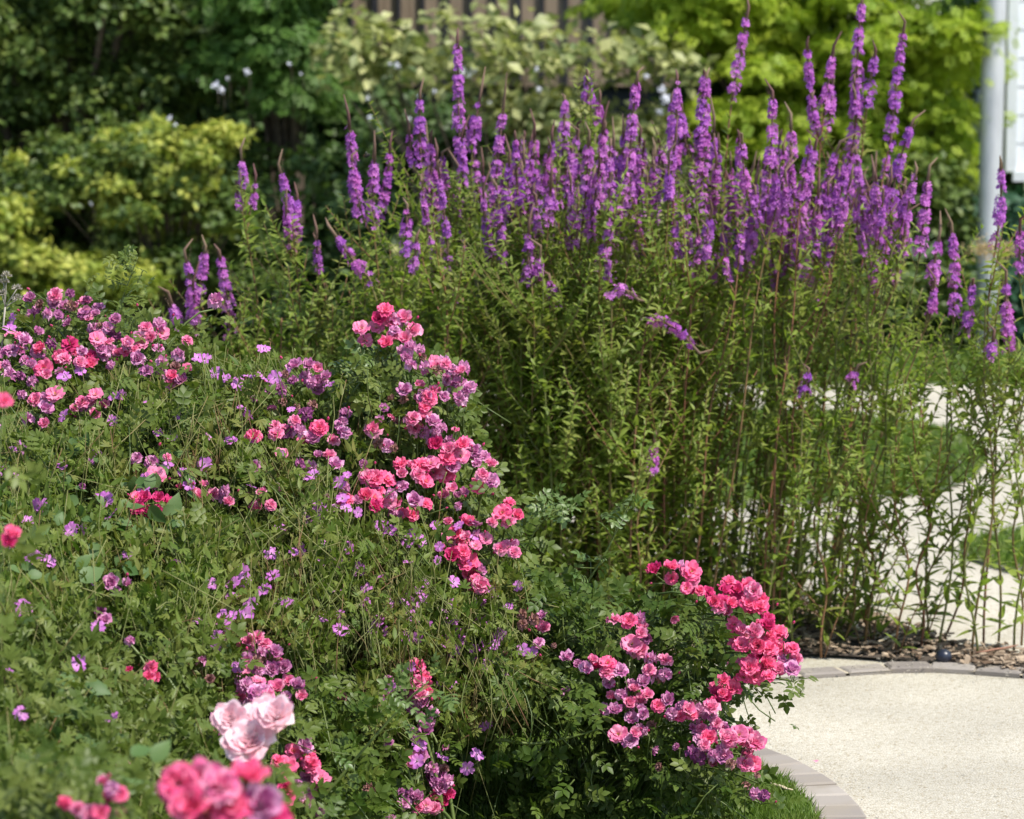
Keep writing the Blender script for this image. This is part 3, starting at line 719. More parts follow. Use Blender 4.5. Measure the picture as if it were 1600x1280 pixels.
def rose_bush(label, basepx, polys, nleaf, clusters, leafm='rose_leaf', D=None, rb=(.0120, .0198), ncane=10, leaf=(.036, .062), gap_leaf=None, group=None, jD=.12, buds=.4):
    bx, by = basepx if D is None else basepx
    base = np.array([bx, by, 0.])
    root = empty('rose_bush', base); tag(root, label, 'rose bush', group)
    st = MB(); lf = MB(); cnt = 0
    df = Dbed if D is None else (lambda x, y: np.full(np.shape(x), D))
    for poly in polys:
        q = scatter(poly, int(nleaf*(1.7 if D is None else 1))//len(polys)); n = len(q)
        pos = P(q[:, 0], q[:, 1], df(q[:, 0], q[:, 1])+rng.normal(.04, jD, n)+(np.where(clear(q[:, 0], q[:, 1]), .2, 0) if D is None else 0)); pos[:, 2] = np.maximum(pos[:, 2], .03)
        foliage(lf, T_ROSE, pos[:n//2], *leaf); foliage(lf, T_ROSE2, pos[n//2:], *leaf)
        # twigs under the leaves
        for k in range(0, n, 9):
            p = pos[k]; e = p+np.array([rng.normal(0, .05), rng.normal(0, .05), -.09]); st.tube(bez(p, (p+e)/2+rng.normal(0, .012, 3), e, 4), .0013, 4, rng.random())
    hubs = []
    for c in clusters:
        x, y, n, sx, sy, pal = c[:6]; r0 = c[6] if len(c) > 6 else 1.0
        Dc = float(df(x, y))-(.11 if D is None else .06)
        hub = P(x, y+sy*.8, Dc+.04); hub[2] -= .015; hubs.append(hub)
        # evenly loosened positions inside the cluster
        pts = []
        for k in range(n):
            best = None
            for _ in range(12):
                a = rng.uniform(0, 2*pi); rr = math.sqrt(rng.random()); cand = np.array([x+math.cos(a)*rr*sx*1.4, y+math.sin(a)*rr*sy*1.45])
                dd = min([np.hypot(*(cand-o)) for o in pts], default=99)
                if best is None or dd > best[0]: best = (dd, cand)
                if dd > 26: break
            pts.append(best[1])
        for k, q in enumerate(pts):
            z = P(q[0], q[1], Dc+rng.uniform(-.03, .03)+(.0006*(y-q[1])*.5))
            out = nrm(z-hub+np.array([0, -.001, .001])); d = nrm(out*.7+UP*.55+FR*.55+SUN*.25+rng.normal(0, .30, 3))
            key = PAL[pal][int(rng.integers(len(PAL[pal])))]; me = ROSES[key][int(rng.integers(len(ROSES[key])))]
            r = rng.uniform(*rb)*r0*(.8 if key == 'b' else 1)
            cnt += 1
            if cnt > 100: continue
            place(me, 'rose_bloom', root, z, d, r)
            st.tube(bez(hub, (hub+z-d*r)/2+np.array([0, 0, -.005]), z-d*r*.3, 4), .0011, 4, rng.random())
        for k in range(int(n*buds+.5)):
            z = P(x+rng.normal(0, sx*1.1+6), y+rng.normal(0, sy*1.1+6), Dc+.0); d = nrm(z-hub+UP*.02+rng.normal(0, .01, 3))
            place(BUD, 'rose_bud', root, z, d, rng.uniform(.0045, .0065)); st.tube(bez(hub, (hub+z)/2, z, 3), .0009, 4, .5)
        m = max(4, n) if D is None else 2
        pos = hub+rng.normal(0, 1, (m, 3))*np.array([.035, .03, .025])+(np.array([0, .05, -.04]) if D is None else np.array([0, .08, -.10])); foliage(lf, T_ROSE, pos, leaf[0]*.8, leaf[1]*.85)
    if D is None:
        for (x, y) in scatter(polys[0], 12):
            cnt += 1
            if cnt > 100: break
            z = P(x, y, float(df(x, y))-.10); key = 'mmdbpm'[int(rng.integers(6))]; me = ROSES[key][int(rng.integers(len(ROSES[key])))]
            d = nrm(UP*.6+FR*.5+rng.normal(0, .5, 3)); rr = rng.uniform(.010, .016); place(me, 'rose_bloom', root, z, d, rr); st.tube(bez(z+(0, .04, -.09), z+(0, .01, -.03), z-d*rr*.3, 4), .0012, 4, .5)
    for k, h in enumerate(hubs if len(hubs) > ncane else (hubs*ncane)[:ncane]):
        e = h if k < len(hubs) else h+rng.normal(0, .06, 3)
        s = base+np.array([rng.normal(0, .06), rng.normal(0, .06), .0]); c = np.array([s[0]*.55+e[0]*.45, s[1]*.55+e[1]*.45, max(e[2]*1.02, .15)])
        st.tube(bez(s, c, e, 12), np.linspace(.005, .0018, 12)*(1 if ncane > 3 else .4), 5, rng.random())
    st.build('canes', M['cane'], root); lf.build('leaves', M[leafm], root)
    return root

ROSEBUSHES = []
def RB(*a, **k):
    ROSEBUSHES.append((a, k))
    if 'D' not in k:
        for c in a[4]: CLEAR.append(c[:2]+(c[3], c[4]))
RB('rose bush thick with faded mauve pink blooms at the back left of the bed', (-.85, 6.25),
  [[(-40, 500), (60, 478), (190, 480), (320, 545), (345, 650), (260, 720), (100, 700), (-40, 730)]], 1500,
  [(100, 470, 7, 40, 8, 'm'), (75, 492, 4, 18, 6, 'm'), (135, 482, 5, 28, 8, 'p'), (140, 505, 6, 32, 9, 'm'), (165, 518, 3, 12, 8, 'm'), (55, 535, 6, 34, 12, 'm'), (15, 552, 5, 22, 18, 'm'), (40, 580, 6, 26, 12, 'm'),
   (120, 545, 7, 50, 12, 'c'), (150, 560, 4, 25, 10, 'c'), (190, 548, 6, 22, 12, 'p'), (240, 520, 5, 20, 10, 'p'), (222, 548, 4, 22, 10, 'm'), (250, 565, 6, 28, 14, 'm'), (282, 590, 4, 14, 10, 'p'), (292, 537, 1, 4, 4, 'p', 1.1),
   (148, 632, 5, 20, 10, 'p', 1.15), (120, 638, 2, 8, 6, 'c'), (60, 625, 5, 22, 12, 'm'), (62, 655, 3, 14, 12, 'm'), (335, 470, 1, 3, 3, 'b', 1.1), (95, 575, 4, 30, 10, 'c')], ncane=16)
RB('rose bush with low mauve and dark pink clusters between the two taller ones', (-.45, 6.15),
  [[(370, 600), (470, 590), (560, 640), (580, 760), (500, 800), (380, 760)], [(190, 740), (440, 740), (460, 830), (200, 830)]], 900,
  [(480, 585, 8, 34, 8, 'm'), (500, 600, 3, 14, 6, 'm'), (438, 618, 3, 12, 8, 'm'), (478, 635, 3, 14, 8, 'b'), (395, 683, 1, 3, 3, 'c', 1.1), (432, 675, 2, 8, 6, 'p'), (500, 680, 6, 32, 9, 'p'), (455, 668, 3, 16, 8, 'm'), (540, 652, 2, 4, 10, 'm'),
   (505, 720, 4, 18, 10, 'm'), (240, 785, 6, 24, 12, 'r'), (214, 775, 1, 3, 3, 'c'), (240, 750, 2, 8, 5, 'm'), (305, 768, 4, 18, 8, 'p', .8), (345, 778, 4, 18, 8, 'p', .85), (405, 785, 4, 18, 10, 'p', .85), (235, 718, 3, 20, 6, 'm', .8), (130, 765, 1, 4, 4, 'm', .7)], ncane=10)
RB('tall arching rose bush whose pink clusters step down before the green stems', (-.18, 6.2),
  [[(545, 590), (600, 545), (660, 560), (730, 610), (720, 680), (640, 700), (560, 640)]], 480,
  [(610, 492, 4, 22, 8, 'c', 1.15), (625, 515, 5, 18, 12, 'p', 1.1), (575, 520, 3, 12, 10, 'p'), (608, 535, 2, 8, 6, 'c'), (645, 550, 5, 14, 10, 'm'), (668, 572, 5, 22, 6, 'p'), (702, 578, 5, 18, 8, 'm'), (722, 605, 6, 10, 16, 'm'), (648, 615, 3, 16, 7, 'p'),
   (680, 618, 4, 16, 8, 'm'), (668, 630, 2, 6, 6, 'c'), (655, 662, 3, 14, 6, 'p'), (682, 675, 5, 16, 10, 'm'), (590, 665, 2, 8, 8, 'p'), (600, 700, 3, 14, 8, 'b'), (700, 697, 5, 18, 8, 'c', 1.1), (725, 705, 4, 12, 10, 'p'), (745, 715, 4, 10, 8, 'm'),
   ], leafm='rose_leaf', ncane=10)
RB('rose bush whose coral clusters run down to the right below the tall arching one', (-.1, 6.1),
  [[(600, 720), (740, 700), (800, 790), (850, 900), (720, 900), (560, 800)]], 500,
  [(690, 730, 5, 14, 12, 'c', 1.15), (640, 735, 4, 22, 7, 'c', 1.1), (655, 750, 2, 10, 5, 'c', 1.1), (758, 745, 4, 10, 14, 'p'), (588, 752, 4, 16, 8, 'c', 1.1), (560, 785, 5, 22, 10, 'c'), (600, 775, 4, 12, 12, 'c'), (640, 795, 5, 22, 8, 'c'), (712, 775, 4, 14, 8, 'p'),
   (795, 802, 4, 9, 12, 'c', 1.1), (720, 828, 6, 26, 9, 'c'), (745, 850, 6, 32, 10, 'p', .85), (702, 865, 3, 16, 6, 'c', 1.1), (738, 890, 3, 8, 8, 'c', 1.15), (742, 908, 3, 8, 8, 'c', 1.15), (800, 858, 3, 10, 6, 'p')], leafm='rose_leaf', ncane=12)
RB('low spreading rose bush with bright coral pink clusters hanging over the path', (.12, 6.2),
  [[(780, 900), (960, 930), (1060, 940), (1180, 990), (1170, 1080), (1040, 1090), (900, 1100), (780, 1050)], [(820, 1020), (1000, 1060), (960, 1130), (780, 1100)]], 1400,
  [(1052, 895, 5, 22, 7, 'c', 1.1), (1075, 912, 2, 8, 6, 'c'), (1090, 930, 3, 14, 6, 'r'), (1125, 940, 3, 8, 12, 'c', 1.1), (1133, 952, 3, 8, 8, 'c'), (1148, 917, 3, 14, 5, 'c', 1.1), (1175, 940, 4, 10, 12, 'c', 1.1), (1188, 960, 4, 12, 12, 'c', 1.1),
   (1150, 985, 3, 8, 12, 'c', 1.1), (1165, 1000, 3, 10, 8, 'c', 1.1), (1190, 1000, 5, 18, 14, 'c', 1.2), (1215, 1000, 4, 12, 14, 'c', 1.15), (1225, 1025, 5, 16, 14, 'c', 1.1), (1195, 1030, 4, 16, 10, 'r', 1.1), (1163, 1050, 4, 14, 9, 'c', 1.15), (1205, 1048, 3, 10, 8, 'c'), (1240, 1045, 2, 6, 10, 'p', 1.1),
   (1135, 1075, 4, 14, 8, 'c', 1.1), (1125, 1090, 3, 10, 8, 'r'), (992, 975, 3, 10, 8, 'p', 1.2), (995, 1002, 3, 8, 12, 'p', 1.15), (960, 968, 1, 3, 3, 'm'), (1030, 1040, 4, 14, 10, 'p', 1.1), (1018, 1062, 3, 12, 8, 'm', 1.1), (905, 1035, 4, 18, 7, 'm'), (940, 1040, 2, 8, 6, 'r'),
   (822, 965, 3, 10, 8, 'm'), (848, 975, 2, 6, 8, 'm'), (850, 1010, 2, 14, 6, 'm', .8), (1185, 1210, 1, 3, 3, 'm', .7), ], leafm='rose_leaf_dark', ncane=14, jD=.10)
RB('lowest rose bush with mauve pink clusters just above the lawn and stone edging', (.2, 6.05),
  [[(930, 1060), (1050, 1080), (1120, 1110), (1180, 1200), (1170, 1235), (1060, 1225), (960, 1150)], [(690, 1120), (860, 1140), (1190, 1210), (1130, 1290), (740, 1290)]], 380,
  [(965, 1068, 5, 18, 14, 'm', 1.05), (960, 1100, 4, 18, 10, 'm'), (995, 1095, 5, 16, 12, 'p'), (1000, 1125, 4, 16, 10, 'm'), (985, 1150, 3, 14, 6, 'm'), (1052, 1105, 3, 12, 8, 'm'), (1078, 1118, 4, 14, 8, 'p', 1.1), (1115, 1125, 4, 10, 14, 'p'),
   (1105, 1150, 3, 10, 10, 'm'), (1160, 1160, 5, 16, 10, 'p', 1.1), (1170, 1180, 4, 10, 12, 'p'), (1105, 1175, 5, 20, 8, 'm', 1.05), (1140, 1190, 4, 22, 6, 'm'), (1030, 1100, 1, 3, 3, 'c'), (1125, 1165, 4, 20, 10, 'p'), (1190, 1240, 2, 12, 6, 'b', .8)], leafm='rose_leaf_dark', ncane=8, jD=.08)
RB('dark glossy rose bush with a column of faded blooms at the bottom centre', (-.16, 5.6),
  [[(480, 1040), (740, 1050), (720, 1200), (640, 1290), (450, 1290)]], 900,
  [(655, 1050, 3, 8, 8, 'c'), (657, 1075, 4, 8, 10, 'c'), (655, 1098, 4, 14, 9, 'm', 1.1), (665, 1120, 3, 10, 8, 'm'), (655, 1138, 3, 8, 8, 'm'), (655, 1190, 2, 8, 4, 'm'), (680, 1210, 3, 12, 9, 'b'), (685, 1225, 3, 10, 8, 'm', 1.1), (640, 1250, 3, 12, 7, 'm', 1.1), (695, 1255, 3, 10, 9, 'r', 1.3), (665, 1262, 3, 12, 6, 'c'), (620, 1070, 2, 10, 8, 'm', .8), (610, 1160, 1, 3, 3, 'm', .8)],
  leafm='rose_leaf_dark', ncane=8)
RB('rose bush with small pink and mauve clusters behind the pale pink roses', (-.5, 4.95),
  [[(280, 1000), (480, 980), (520, 1290), (300, 1290), (120, 1200), (100, 1080)]], 900,
  [(398, 1005, 4, 15, 7, 'p'), (410, 1025, 4, 16, 8, 'm'), (440, 1030, 2, 8, 6, 'b'), (395, 1042, 3, 12, 7, 'm'), (432, 1045, 2, 8, 5, 'm'), (390, 1085, 6, 22, 10, 'm'), (390, 1068, 2, 12, 4, 'p'), (450, 1078, 4, 14, 8, 'p'), (470, 1090, 1, 3, 3, 'p'), (325, 1065, 1, 3, 3, 'm'),
   (345, 1130, 3, 8, 12, 'm', .8), (465, 1175, 3, 8, 12, 'c', 1.1), (475, 1195, 3, 8, 8, 'c', 1.1), (490, 1218, 3, 8, 8, 'p'), (435, 1193, 3, 10, 8, 'c', 1.05), (447, 1240, 2, 4, 8, 'r', 1.1), (235, 1048, 3, 8, 9, 'c'), (203, 1052, 1, 3, 3, 'r', .7), (187, 915, 3, 10, 8, 'm', .85), (160, 965, 2, 7, 6, 'b', .8), (205, 1003, 1, 4, 4, 'b', .8)],
  leafm='rose_leaf', ncane=8)
RB('pale pink full blown roses on one stem at the bottom left', (-.40, 4.3), [[(320, 1205), (440, 1215), (430, 1270), (340, 1270)]], 26,
  [(416, 1134, 1, 1, 1, 'w', 1), (388, 1166, 1, 1, 1, 'w', 1), (360, 1126, 1, 1, 1, 'w', .68), (432, 1122, 1, 1, 1, 'w', .75)], D=4.35, rb=(.040, .043), ncane=3, jD=.06, leaf=(.05, .07), buds=0)
RB('blurred coral pink roses nearest the camera at the bottom left', (-.33, 3.15), [[(250, 1262), (430, 1262), (430, 1330), (250, 1330)]], 40,
  [(280, 1228, 1, 1, 1, 'c'), (312, 1222, 1, 1, 1, 'p'), (345, 1230, 1, 1, 1, 'p'), (388, 1220, 1, 1, 1, 'c'), (362, 1262, 1, 1, 1, 'c'), (408, 1258, 1, 1, 1, 'p'), (325, 1275, 1, 1, 1, 'c'), (298, 1262, 1, 1, 1, 'r'), (420, 1282, 1, 1, 1, 'c')], D=3.15, rb=(.023, .027), ncane=4, jD=.04, buds=0, leaf=(.05, .07), leafm='rose_leaf')
RB('blurred shoot with small pink blooms in the bottom left corner', (-.55, 3.5), [[(-20, 1200), (200, 1215), (220, 1300), (-20, 1300)]], 120,
  [(165, 1232, 2, 10, 5, 'p', .6), (180, 1245, 2, 8, 6, 'c', .6), (110, 1262, 2, 10, 5, 'p', .6), (145, 1270, 2, 10, 5, 'c', .6), (190, 1270, 1, 3, 3, 'b', .6)], D=3.55, rb=(.018, .022), ncane=4, jD=.05, buds=.5, leaf=(.04, .06), leafm='rose_leaf')
RB('red bud shoot cut by the left photo edge', (-.68, 3.9), [[(-20, 850), (20, 860), (10, 900), (-20, 900)]], 8,
  [(14, 838, 2, 5, 8, 'c', .7), (6, 628, 1, 2, 2, 'c', .6)], D=4.0, rb=(.018, .02), ncane=2, jD=.03, buds=0, leaf=(.05, .07))

for a_, k_ in ROSEBUSHES: rose_bush(*a_, **k_)

# bare leafy shoots of the roses
def shoot(label, base, pts_px, D, nl=14, leafm='rose_leaf_light', w=.003, leaf=(.035, .055)):
    root = empty('rose_shoot', base); tag(root, label, 'rose shoot')
    pts = np.array([P(x, y, D) for x, y in pts_px]); pts = np.vstack([[base], pts])
    fine = []
    for i in range(len(pts)-1): fine += [pts[i]*(1-t)+pts[i+1]*t for t in np.arange(0, 1, .2)]
    fine.append(pts[-1]); fine = np.array(fine)
    for _ in range(3): fine[1:-1] = (fine[:-2]+fine[2:]+fine[1:-1]*2)/4
    s = MB(); s.tube(fine, np.linspace(w*1.3, w*.5, len(fine)), 6, .8); l = MB()
    a = fine[len(fine)//2:]
    for k in range(nl):
        p = a[int(rng.integers(len(a)))]; e = p+np.array([rng.normal(0, .03), rng.normal(0, .03), rng.uniform(0, .03)]); s.tube(bez(p, (p+e)/2, e, 3), .0009, 4, .7); foliage(l, T_ROSE2, e[None]+rng.normal(0, .008, (2, 3)), *leaf)
    s.build('cane', M['cane'], root); l.build('leaves', M[leafm], root)
shoot('long pale green rose shoot rising with a leafy tip before the green stems', (.1, 6.15, .0), [(870, 1020), (905, 930), (950, 860), (985, 780)], 6.05, 14)
shoot('drooping leafy rose shoot arching left of the long pale one', (.02, 6.2, .0), [(800, 950), (830, 830), (870, 795), (890, 800)], 6.05, 16)
shoot('dark wiry leafy shoot without flowers standing above the back left roses', (-.8, 6.3, .0), [(170, 560), (190, 470), (205, 430), (215, 402)], 6.2, 16, 'rose_leaf', .002, (.03, .045))
shoot('brown bare cane slanting across the bottom centre', (-.42, 4.9, .0), [(470, 1290), (560, 1180), (640, 1090), (670, 1065)], 5.1, 10, 'rose_leaf_light')
shoot('thick green cane lying level under the low rose bush', (-.05, 6.0, .0), [(760, 1150), (830, 1165), (900, 1150), (940, 1138)], 5.75, 8, 'rose_leaf_dark', .004)
shoot('leafy shoot bending left from the tall arching roses', (-.2, 6.2, .0), [(640, 720), (600, 620), (570, 560), (545, 585)], 6.1, 16, 'rose_leaf_light')

# geraniums
def geranium(label, poly, nleaf, nstalk, flowers, nrand, base, lm='ger_leaf', tpl=T_LOBE, ls=(.020, .042), stalk_len=(.10, .26), fill=1.0):
    root = empty('hardy_geranium', (base[0], base[1], 0)); tag(root, label, 'geranium', 'hardy geraniums between the roses')
    l = MB(); s = MB()
    p = region(poly, int(nleaf*1.7), .10, .03); foliage(l, tpl, p, *ls)
    p = region(poly, nleaf*4, .09, .0); n = len(p)           # fine narrow leaves
    d = nrm(UP*.9+rng.normal(0, .6, (n, 3))); l.cloud(T_LANCE, p, frames(d, rdir(n)), rng.uniform(.012, .034, n))
    p = region(poly, nstalk, .12, .0); n = len(p)
    ln = rng.uniform(*stalk_len, n); d = nrm(UP*.9+rng.normal(0, .38, (n, 3)))
    for k in range(n):
        a = p[k]-d[k]*ln[k]*.75; e = p[k]+d[k]*ln[k]*.25; s.tube(bez(a, (a+e)/2+rng.normal(0, .015, 3), e, 4), [.0013, .0011, .0009, .0007], 3, rng.random())
        if k % 3 == 0: l.cloud(T_LANCE, np.repeat(e[None], 3, 0), frames(nrm(d[k]+rng.normal(0, .5, (3, 3))), rdir(3)), .014)
    pts = [(x, y) for x, y in flowers]
    if nrand: pts += [tuple(v) for v in scatter(poly, nrand)]
    for (x, y) in pts[:100]:
        z = P(x, y, float(Dbed(x, y))-.12)
        dd = nrm(UP*.7+FR*.6+rng.normal(0, .4, 3)); rr = .0150 if (x, y) in flowers else rng.uniform(.009, .014)
        place(GERS[int(rng.integers(4))], 'geranium_flower', root, z, dd, rr)
        e = z-dd*.008; a = e+np.array([rng.normal(0, .03), rng.uniform(0, .06), -.16]); s.tube(bez(a, (a+e)/2, e, 4), .0009, 3, .3)
    s.build('stalks', M['stalk'], root); l.build('leaves', M[lm], root)
geranium('hardy geranium with sparse lilac flowers among broad leaves on the left', [(-40, 690), (180, 690), (360, 800), (330, 960), (-40, 980)], 1500, 420,
  [(160, 775), (65, 790), (165, 780), (112, 828), (35, 950), (60, 790), (30, 700), (150, 715), (52, 872), (175, 805), (100, 650), (40, 950)], 12, (-.8, 5.4))
geranium('hardy geranium of wispy stalks topped by small lilac flowers behind the middle', [(300, 580), (480, 560), (560, 640), (620, 800), (420, 800), (320, 700)], 900, 600,
  [(320, 562), (412, 546), (350, 592), (372, 600), (430, 590), (380, 640), (320, 725), (410, 590), (360, 690)], 14, (-.55, 6.0))
geranium('hardy geranium with a loose ladder of open lilac flowers left of the middle', [(280, 830), (520, 800), (560, 1000), (420, 1060), (260, 1000)], 1100, 450,
  [(378, 893), (380, 905), (424, 866), (427, 901), (413, 923), (392, 945), (384, 960), (350, 972), (354, 985), (350, 965), (448, 943), (505, 968), (530, 985), (498, 800), (365, 912), (440, 825), (590, 970)], 12, (-.5, 5.3))
geranium('hardy geranium mound with many small magenta flowers in the middle of the bed', [(440, 780), (700, 800), (820, 900), (800, 1000), (620, 1010), (500, 920)], 1500, 800,
  [(470, 860), (500, 800), (535, 780), (475, 745), (610, 830), (655, 845), (590, 905), (640, 880), (560, 890)], 46, (-.3, 5.7))
geranium('hardy geranium with a cluster of lilac flowers above dark rose leaves near centre', [(560, 940), (800, 930), (860, 1060), (800, 1090), (600, 1080)], 1100, 600,
  [(708, 970), (722, 990), (735, 985), (725, 1000), (740, 1015), (782, 992), (757, 1012), (710, 1018), (735, 1035), (588, 968), (535, 985), (600, 990), (760, 1040), (700, 1010)], 16, (-.15, 5.85), stalk_len=(.07, .17))
geranium('hardy geranium with few violet flowers reaching down to the bottom lawn', [(560, 1060), (780, 1060), (830, 1110), (700, 1150), (600, 1180)], 900, 260,
  [(640, 1045), (655, 1165), (745, 1180), (760, 1135), (652, 1190), (690, 1185), (730, 1200), (600, 1100)], 5, (-.1, 5.85), stalk_len=(.05, .12))
geranium('leafy geranium mound without open flowers in the lower left', [(-40, 960), (260, 940), (480, 1060), (460, 1290), (-40, 1290)], 2000, 260, [(120, 1040), (10, 1050), (122, 1035), (55, 870)], 4, (-.7, 4.6), ls=(.028, .055), lm='rose_leaf')
geranium('wispy geranium with small flowers under the back left roses', [(-40, 560), (200, 580), (330, 600), (340, 760), (-40, 760)], 1100, 900, [(20, 500), (15, 515), (310, 560), (100, 590)], 16, (-.9, 6.1))

# underlayer of dense dark foliage so the bed is closed (a part of the bed planting, low ivy like ground cover)
b = MB()
for poly, n in (([(-60, 540), (340, 600), (520, 640), (640, 720), (800, 860), (900, 960), (920, 1030), (760, 1090), (620, 1230), (-60, 1290)], 15000),):
    q = scatter(poly, n); pos = P(q[:, 0], q[:, 1], Dbed(q[:, 0], q[:, 1])+rng.uniform(.12, .42, n)); pos[:, 2] = np.maximum(pos[:, 2]-rng.uniform(0, .1, n), .02)
    foliage(b, T_BROAD, pos, .025, .05)
tag(b.build('ground_cover', M['rose_leaf']), 'dense low green leaves filling the rose bed between the bushes', 'ground cover', kind='stuff')

# broad leaved weeds
def broad(label, polys, n, size, base, D=None):
    root = empty('broad_leaved_plant', (base[0], base[1], 0)); tag(root, label, 'plant')
    l = MB(); s = MB()
    q = scatter(polys, n); pos = P(q[:, 0], q[:, 1], (Dbed(q[:, 0], q[:, 1])-.13) if D is None else D)
    nn = nrm(UP*.7+FR*.8+rng.normal(0, .4, (n, 3))); d = nrm(np.cross(nn, rdir(n)))
    l.cloud(T_BROAD, pos, frames(d, nn), rng.uniform(*size, n))
    for p in pos:
        e = p+np.array([rng.normal(0, .03), .06, -.14]); s.tube(bez(p, (p+e)/2+rng.normal(0, .01, 3), e, 4), .0014, 4, .3)
    s.build('stems', M['stalk'], root); l.build('leaves', M['broad'], root)
broad('broad pale green leaves among the geraniums at the far left', [(0, 700), (180, 690), (280, 800), (250, 900), (0, 900)], 60, (.022, .04), (-.75, 5.5))
broad('rounded light green leaves right of the crimson rose cluster', [(200, 700), (290, 690), (300, 760), (240, 860), (220, 800)], 14, (.03, .045), (-.62, 5.6))
broad('arching stem of paired leaves in the lower left shade', [(70, 1050), (160, 1050), (170, 1200), (90, 1180)], 26, (.028, .045), (-.66, 4.7))
broad('large soft blurred leaves just above the nearest pink roses', [(190, 1180), (260, 1170), (260, 1240), (200, 1240)], 5, (.032, .05), (-.5, 3.7), D=3.8)
broad('single large leaf drooping among stalks left of the lilac flower ladder', [(115, 880), (150, 870), (150, 920), (125, 920)], 3, (.05, .06), (-.65, 5.2))

# dry seed heads at the left edge
root = empty('thistle', (-1.05, 6.1, 0)); tag(root, 'dried grey seed heads on a stalk at the left edge', 'seed heads')
s = MB(); h = MB(); s.tube(bez(np.array([-1.05, 6.1, 0.]), P(-10, 600, 6.1), P(8, 480, 6.1), 10), .002, 4, .9)
for (x, y) in ((10, 432), (6, 442), (26, 452), (27, 468), (3, 460)):
    e = P(x, y, 6.1); s.tube(bez(P(8, 480, 6.1), (P(8, 480, 6.1)+e)/2, e, 4), .001, 4, .9); o = rdir(60)*np.array([1, 1, 1]); o[:, 2] = abs(o[:, 2])
    h.cloud(T_FARN, e+o*.004, frames(o, rdir(60)), .009)
s.build('stalk', M['seed'], root); h.build('seed_heads', M['seed'], root)

# fallen petals
for k, (x, y, lab) in enumerate(((1275, 1213, 'pink petal fallen on the stone edging'), (1200, 1266, 'pink petal fallen on the mown lawn'))):
    b = MB(); V, lo, sz, al = petal(1, .5, .3, 0, .4, .1, 0, seed=k); gx, gy = G(x, y); b.add(V*.013+np.array([gx, gy, .03]), lo, sz, .5, al)
    tag(b.build('fallen_petal', M['rose_p']), lab, 'petal', 'fallen petals')

# ------------------------------------------------------------------ background trees and shrubs
def tree(name, label, clumps, D, lm, tpl, lsize, nper, trunk, rad=(.16, .24), flat=.7, depth=.5, group=None, cat='shrub', stemr=.03, core=True, upbias=.5, droop=.0):
    """clumps: list of (px,py) or polygon sampled list; leaves grow on lumpy shells"""
    base = np.array([trunk[0], trunk[1], 0.])
    root = empty(name, base); tag(root, label, cat, group)
    l = MB(); s = MB()
    m = len(clumps)
    C_ = P([c[0] for c in clumps], [c[1] for c in clumps], D+rng.uniform(-depth/2, depth/2, m))
    for k in range(m):
        c = C_[k]; R_ = rng.uniform(*rad)*(clumps[k][2] if len(clumps[k]) > 2 else 1)
        n = int(nper*(R_/rad[1])**2)
        o = rdir(n); o[:, 2] = np.where(o[:, 2] < -.3, -o[:, 2], o[:, 2])
        rr = R_*rng.uniform(.35, 1.0, n)**.7*rng.choice([1, 1, 1.25, 1.6], n)*(1+.22*np.sin(o[:, 0]*7+k)*np.cos(o[:, 2]*6+k))
        pos = c+o*rr[:, None]*np.array([1, 1, flat])
        pos[:, 2] = np.maximum(pos[:, 2], .03)
        nn = nrm(o*.8+UP*upbias+rng.normal(0, .35, (n, 3))); d = nrm(np.cross(nn, rdir(n))+o*.4-UP*droop)
        l.cloud(tpl, pos, frames(d, nn), rng.uniform(*lsize, n), tint=np.clip(rng.normal(rng.uniform(.3, .7), .22, n), 0, 1))
        if k % max(1, m//14) == 0:
            s.tube(bez(base+rng.normal(0, .03, 3)*np.array([1, 1, 0]), np.array([base[0]*.5+c[0]*.5, base[1], c[2]*.6]), c, 9), np.linspace(stemr, stemr*.2, 9)*.5, 6)
    s.build('trunk' if cat == 'tree' else 'stems', M['bark'], root); l.build('crown' if cat == 'tree' else 'foliage', M[lm], root)
    return root
def cl(poly, n, r=1.0): return [(x, y, r) for x, y in scatter(poly, n)]
def gx(px, D): return (px-800)/F*D

tree('broadleaf_tree', 'dark olive tree filling the top left corner', cl([(-150, -250), (330, -250), (330, 150), (200, 250), (150, 330), (-150, 400)], 85), 17.2, 't_olive', T_FAR, (.045, .075), 620, (gx(60, 17.2), 17.4), cat='tree', stemr=.12, depth=1.0)
tree('feathery_tree', 'fresh green feathery tree right of the dark olive one', cl([(340, -250), (500, -250), (490, 60), (480, 200), (420, 190), (350, 100)], 34), 17.0, 't_fern', T_SPRAY, (.08, .13), 330, (gx(450, 17), 17.3), cat='tree', stemr=.07, depth=.8, droop=.5)
tree('golden_shrub', 'golden yellow leaved shrub cut by the left photo edge', cl([(-120, 330), (50, 325), (75, 400), (50, 480), (-120, 500)], 26), 15.8, 't_gold', T_FAR, (.035, .07), 420, (gx(-10, 15.8), 15.9), rad=(.07, .13))
tree('golden_shrub', 'golden yellow shrub spreading in tiers before the dark tree', cl([(190, 225), (250, 200), (370, 215), (300, 270), (360, 320), (370, 360), (250, 370), (180, 350), (160, 290)], 34)+[(110, 320, .8), (100, 265, .6), (340, 235, .6), (30, 250, .5), (170, 215, .5)], 16.0, 't_gold', T_FAR, (.035, .07), 380, (gx(260, 16), 16.1), rad=(.06, .12), flat=.6)
tree('golden_shrub', 'small golden green shrub low between the two larger golden ones', cl([(110, 400), (220, 390), (250, 450), (160, 500), (90, 480)], 16), 15.7, 't_gold', T_FAR, (.035, .06), 300, (gx(165, 15.7), 15.8), rad=(.09, .14))
tree('green_shrub', 'olive green twiggy shrub mixed among the golden ones', cl([(60, 240), (240, 200), (400, 300), (420, 480), (260, 420), (90, 380)], 34), 16.0, 't_olive', T_FAR, (.035, .06), 300, (gx(240, 16), 16.2), rad=(.07, .12))
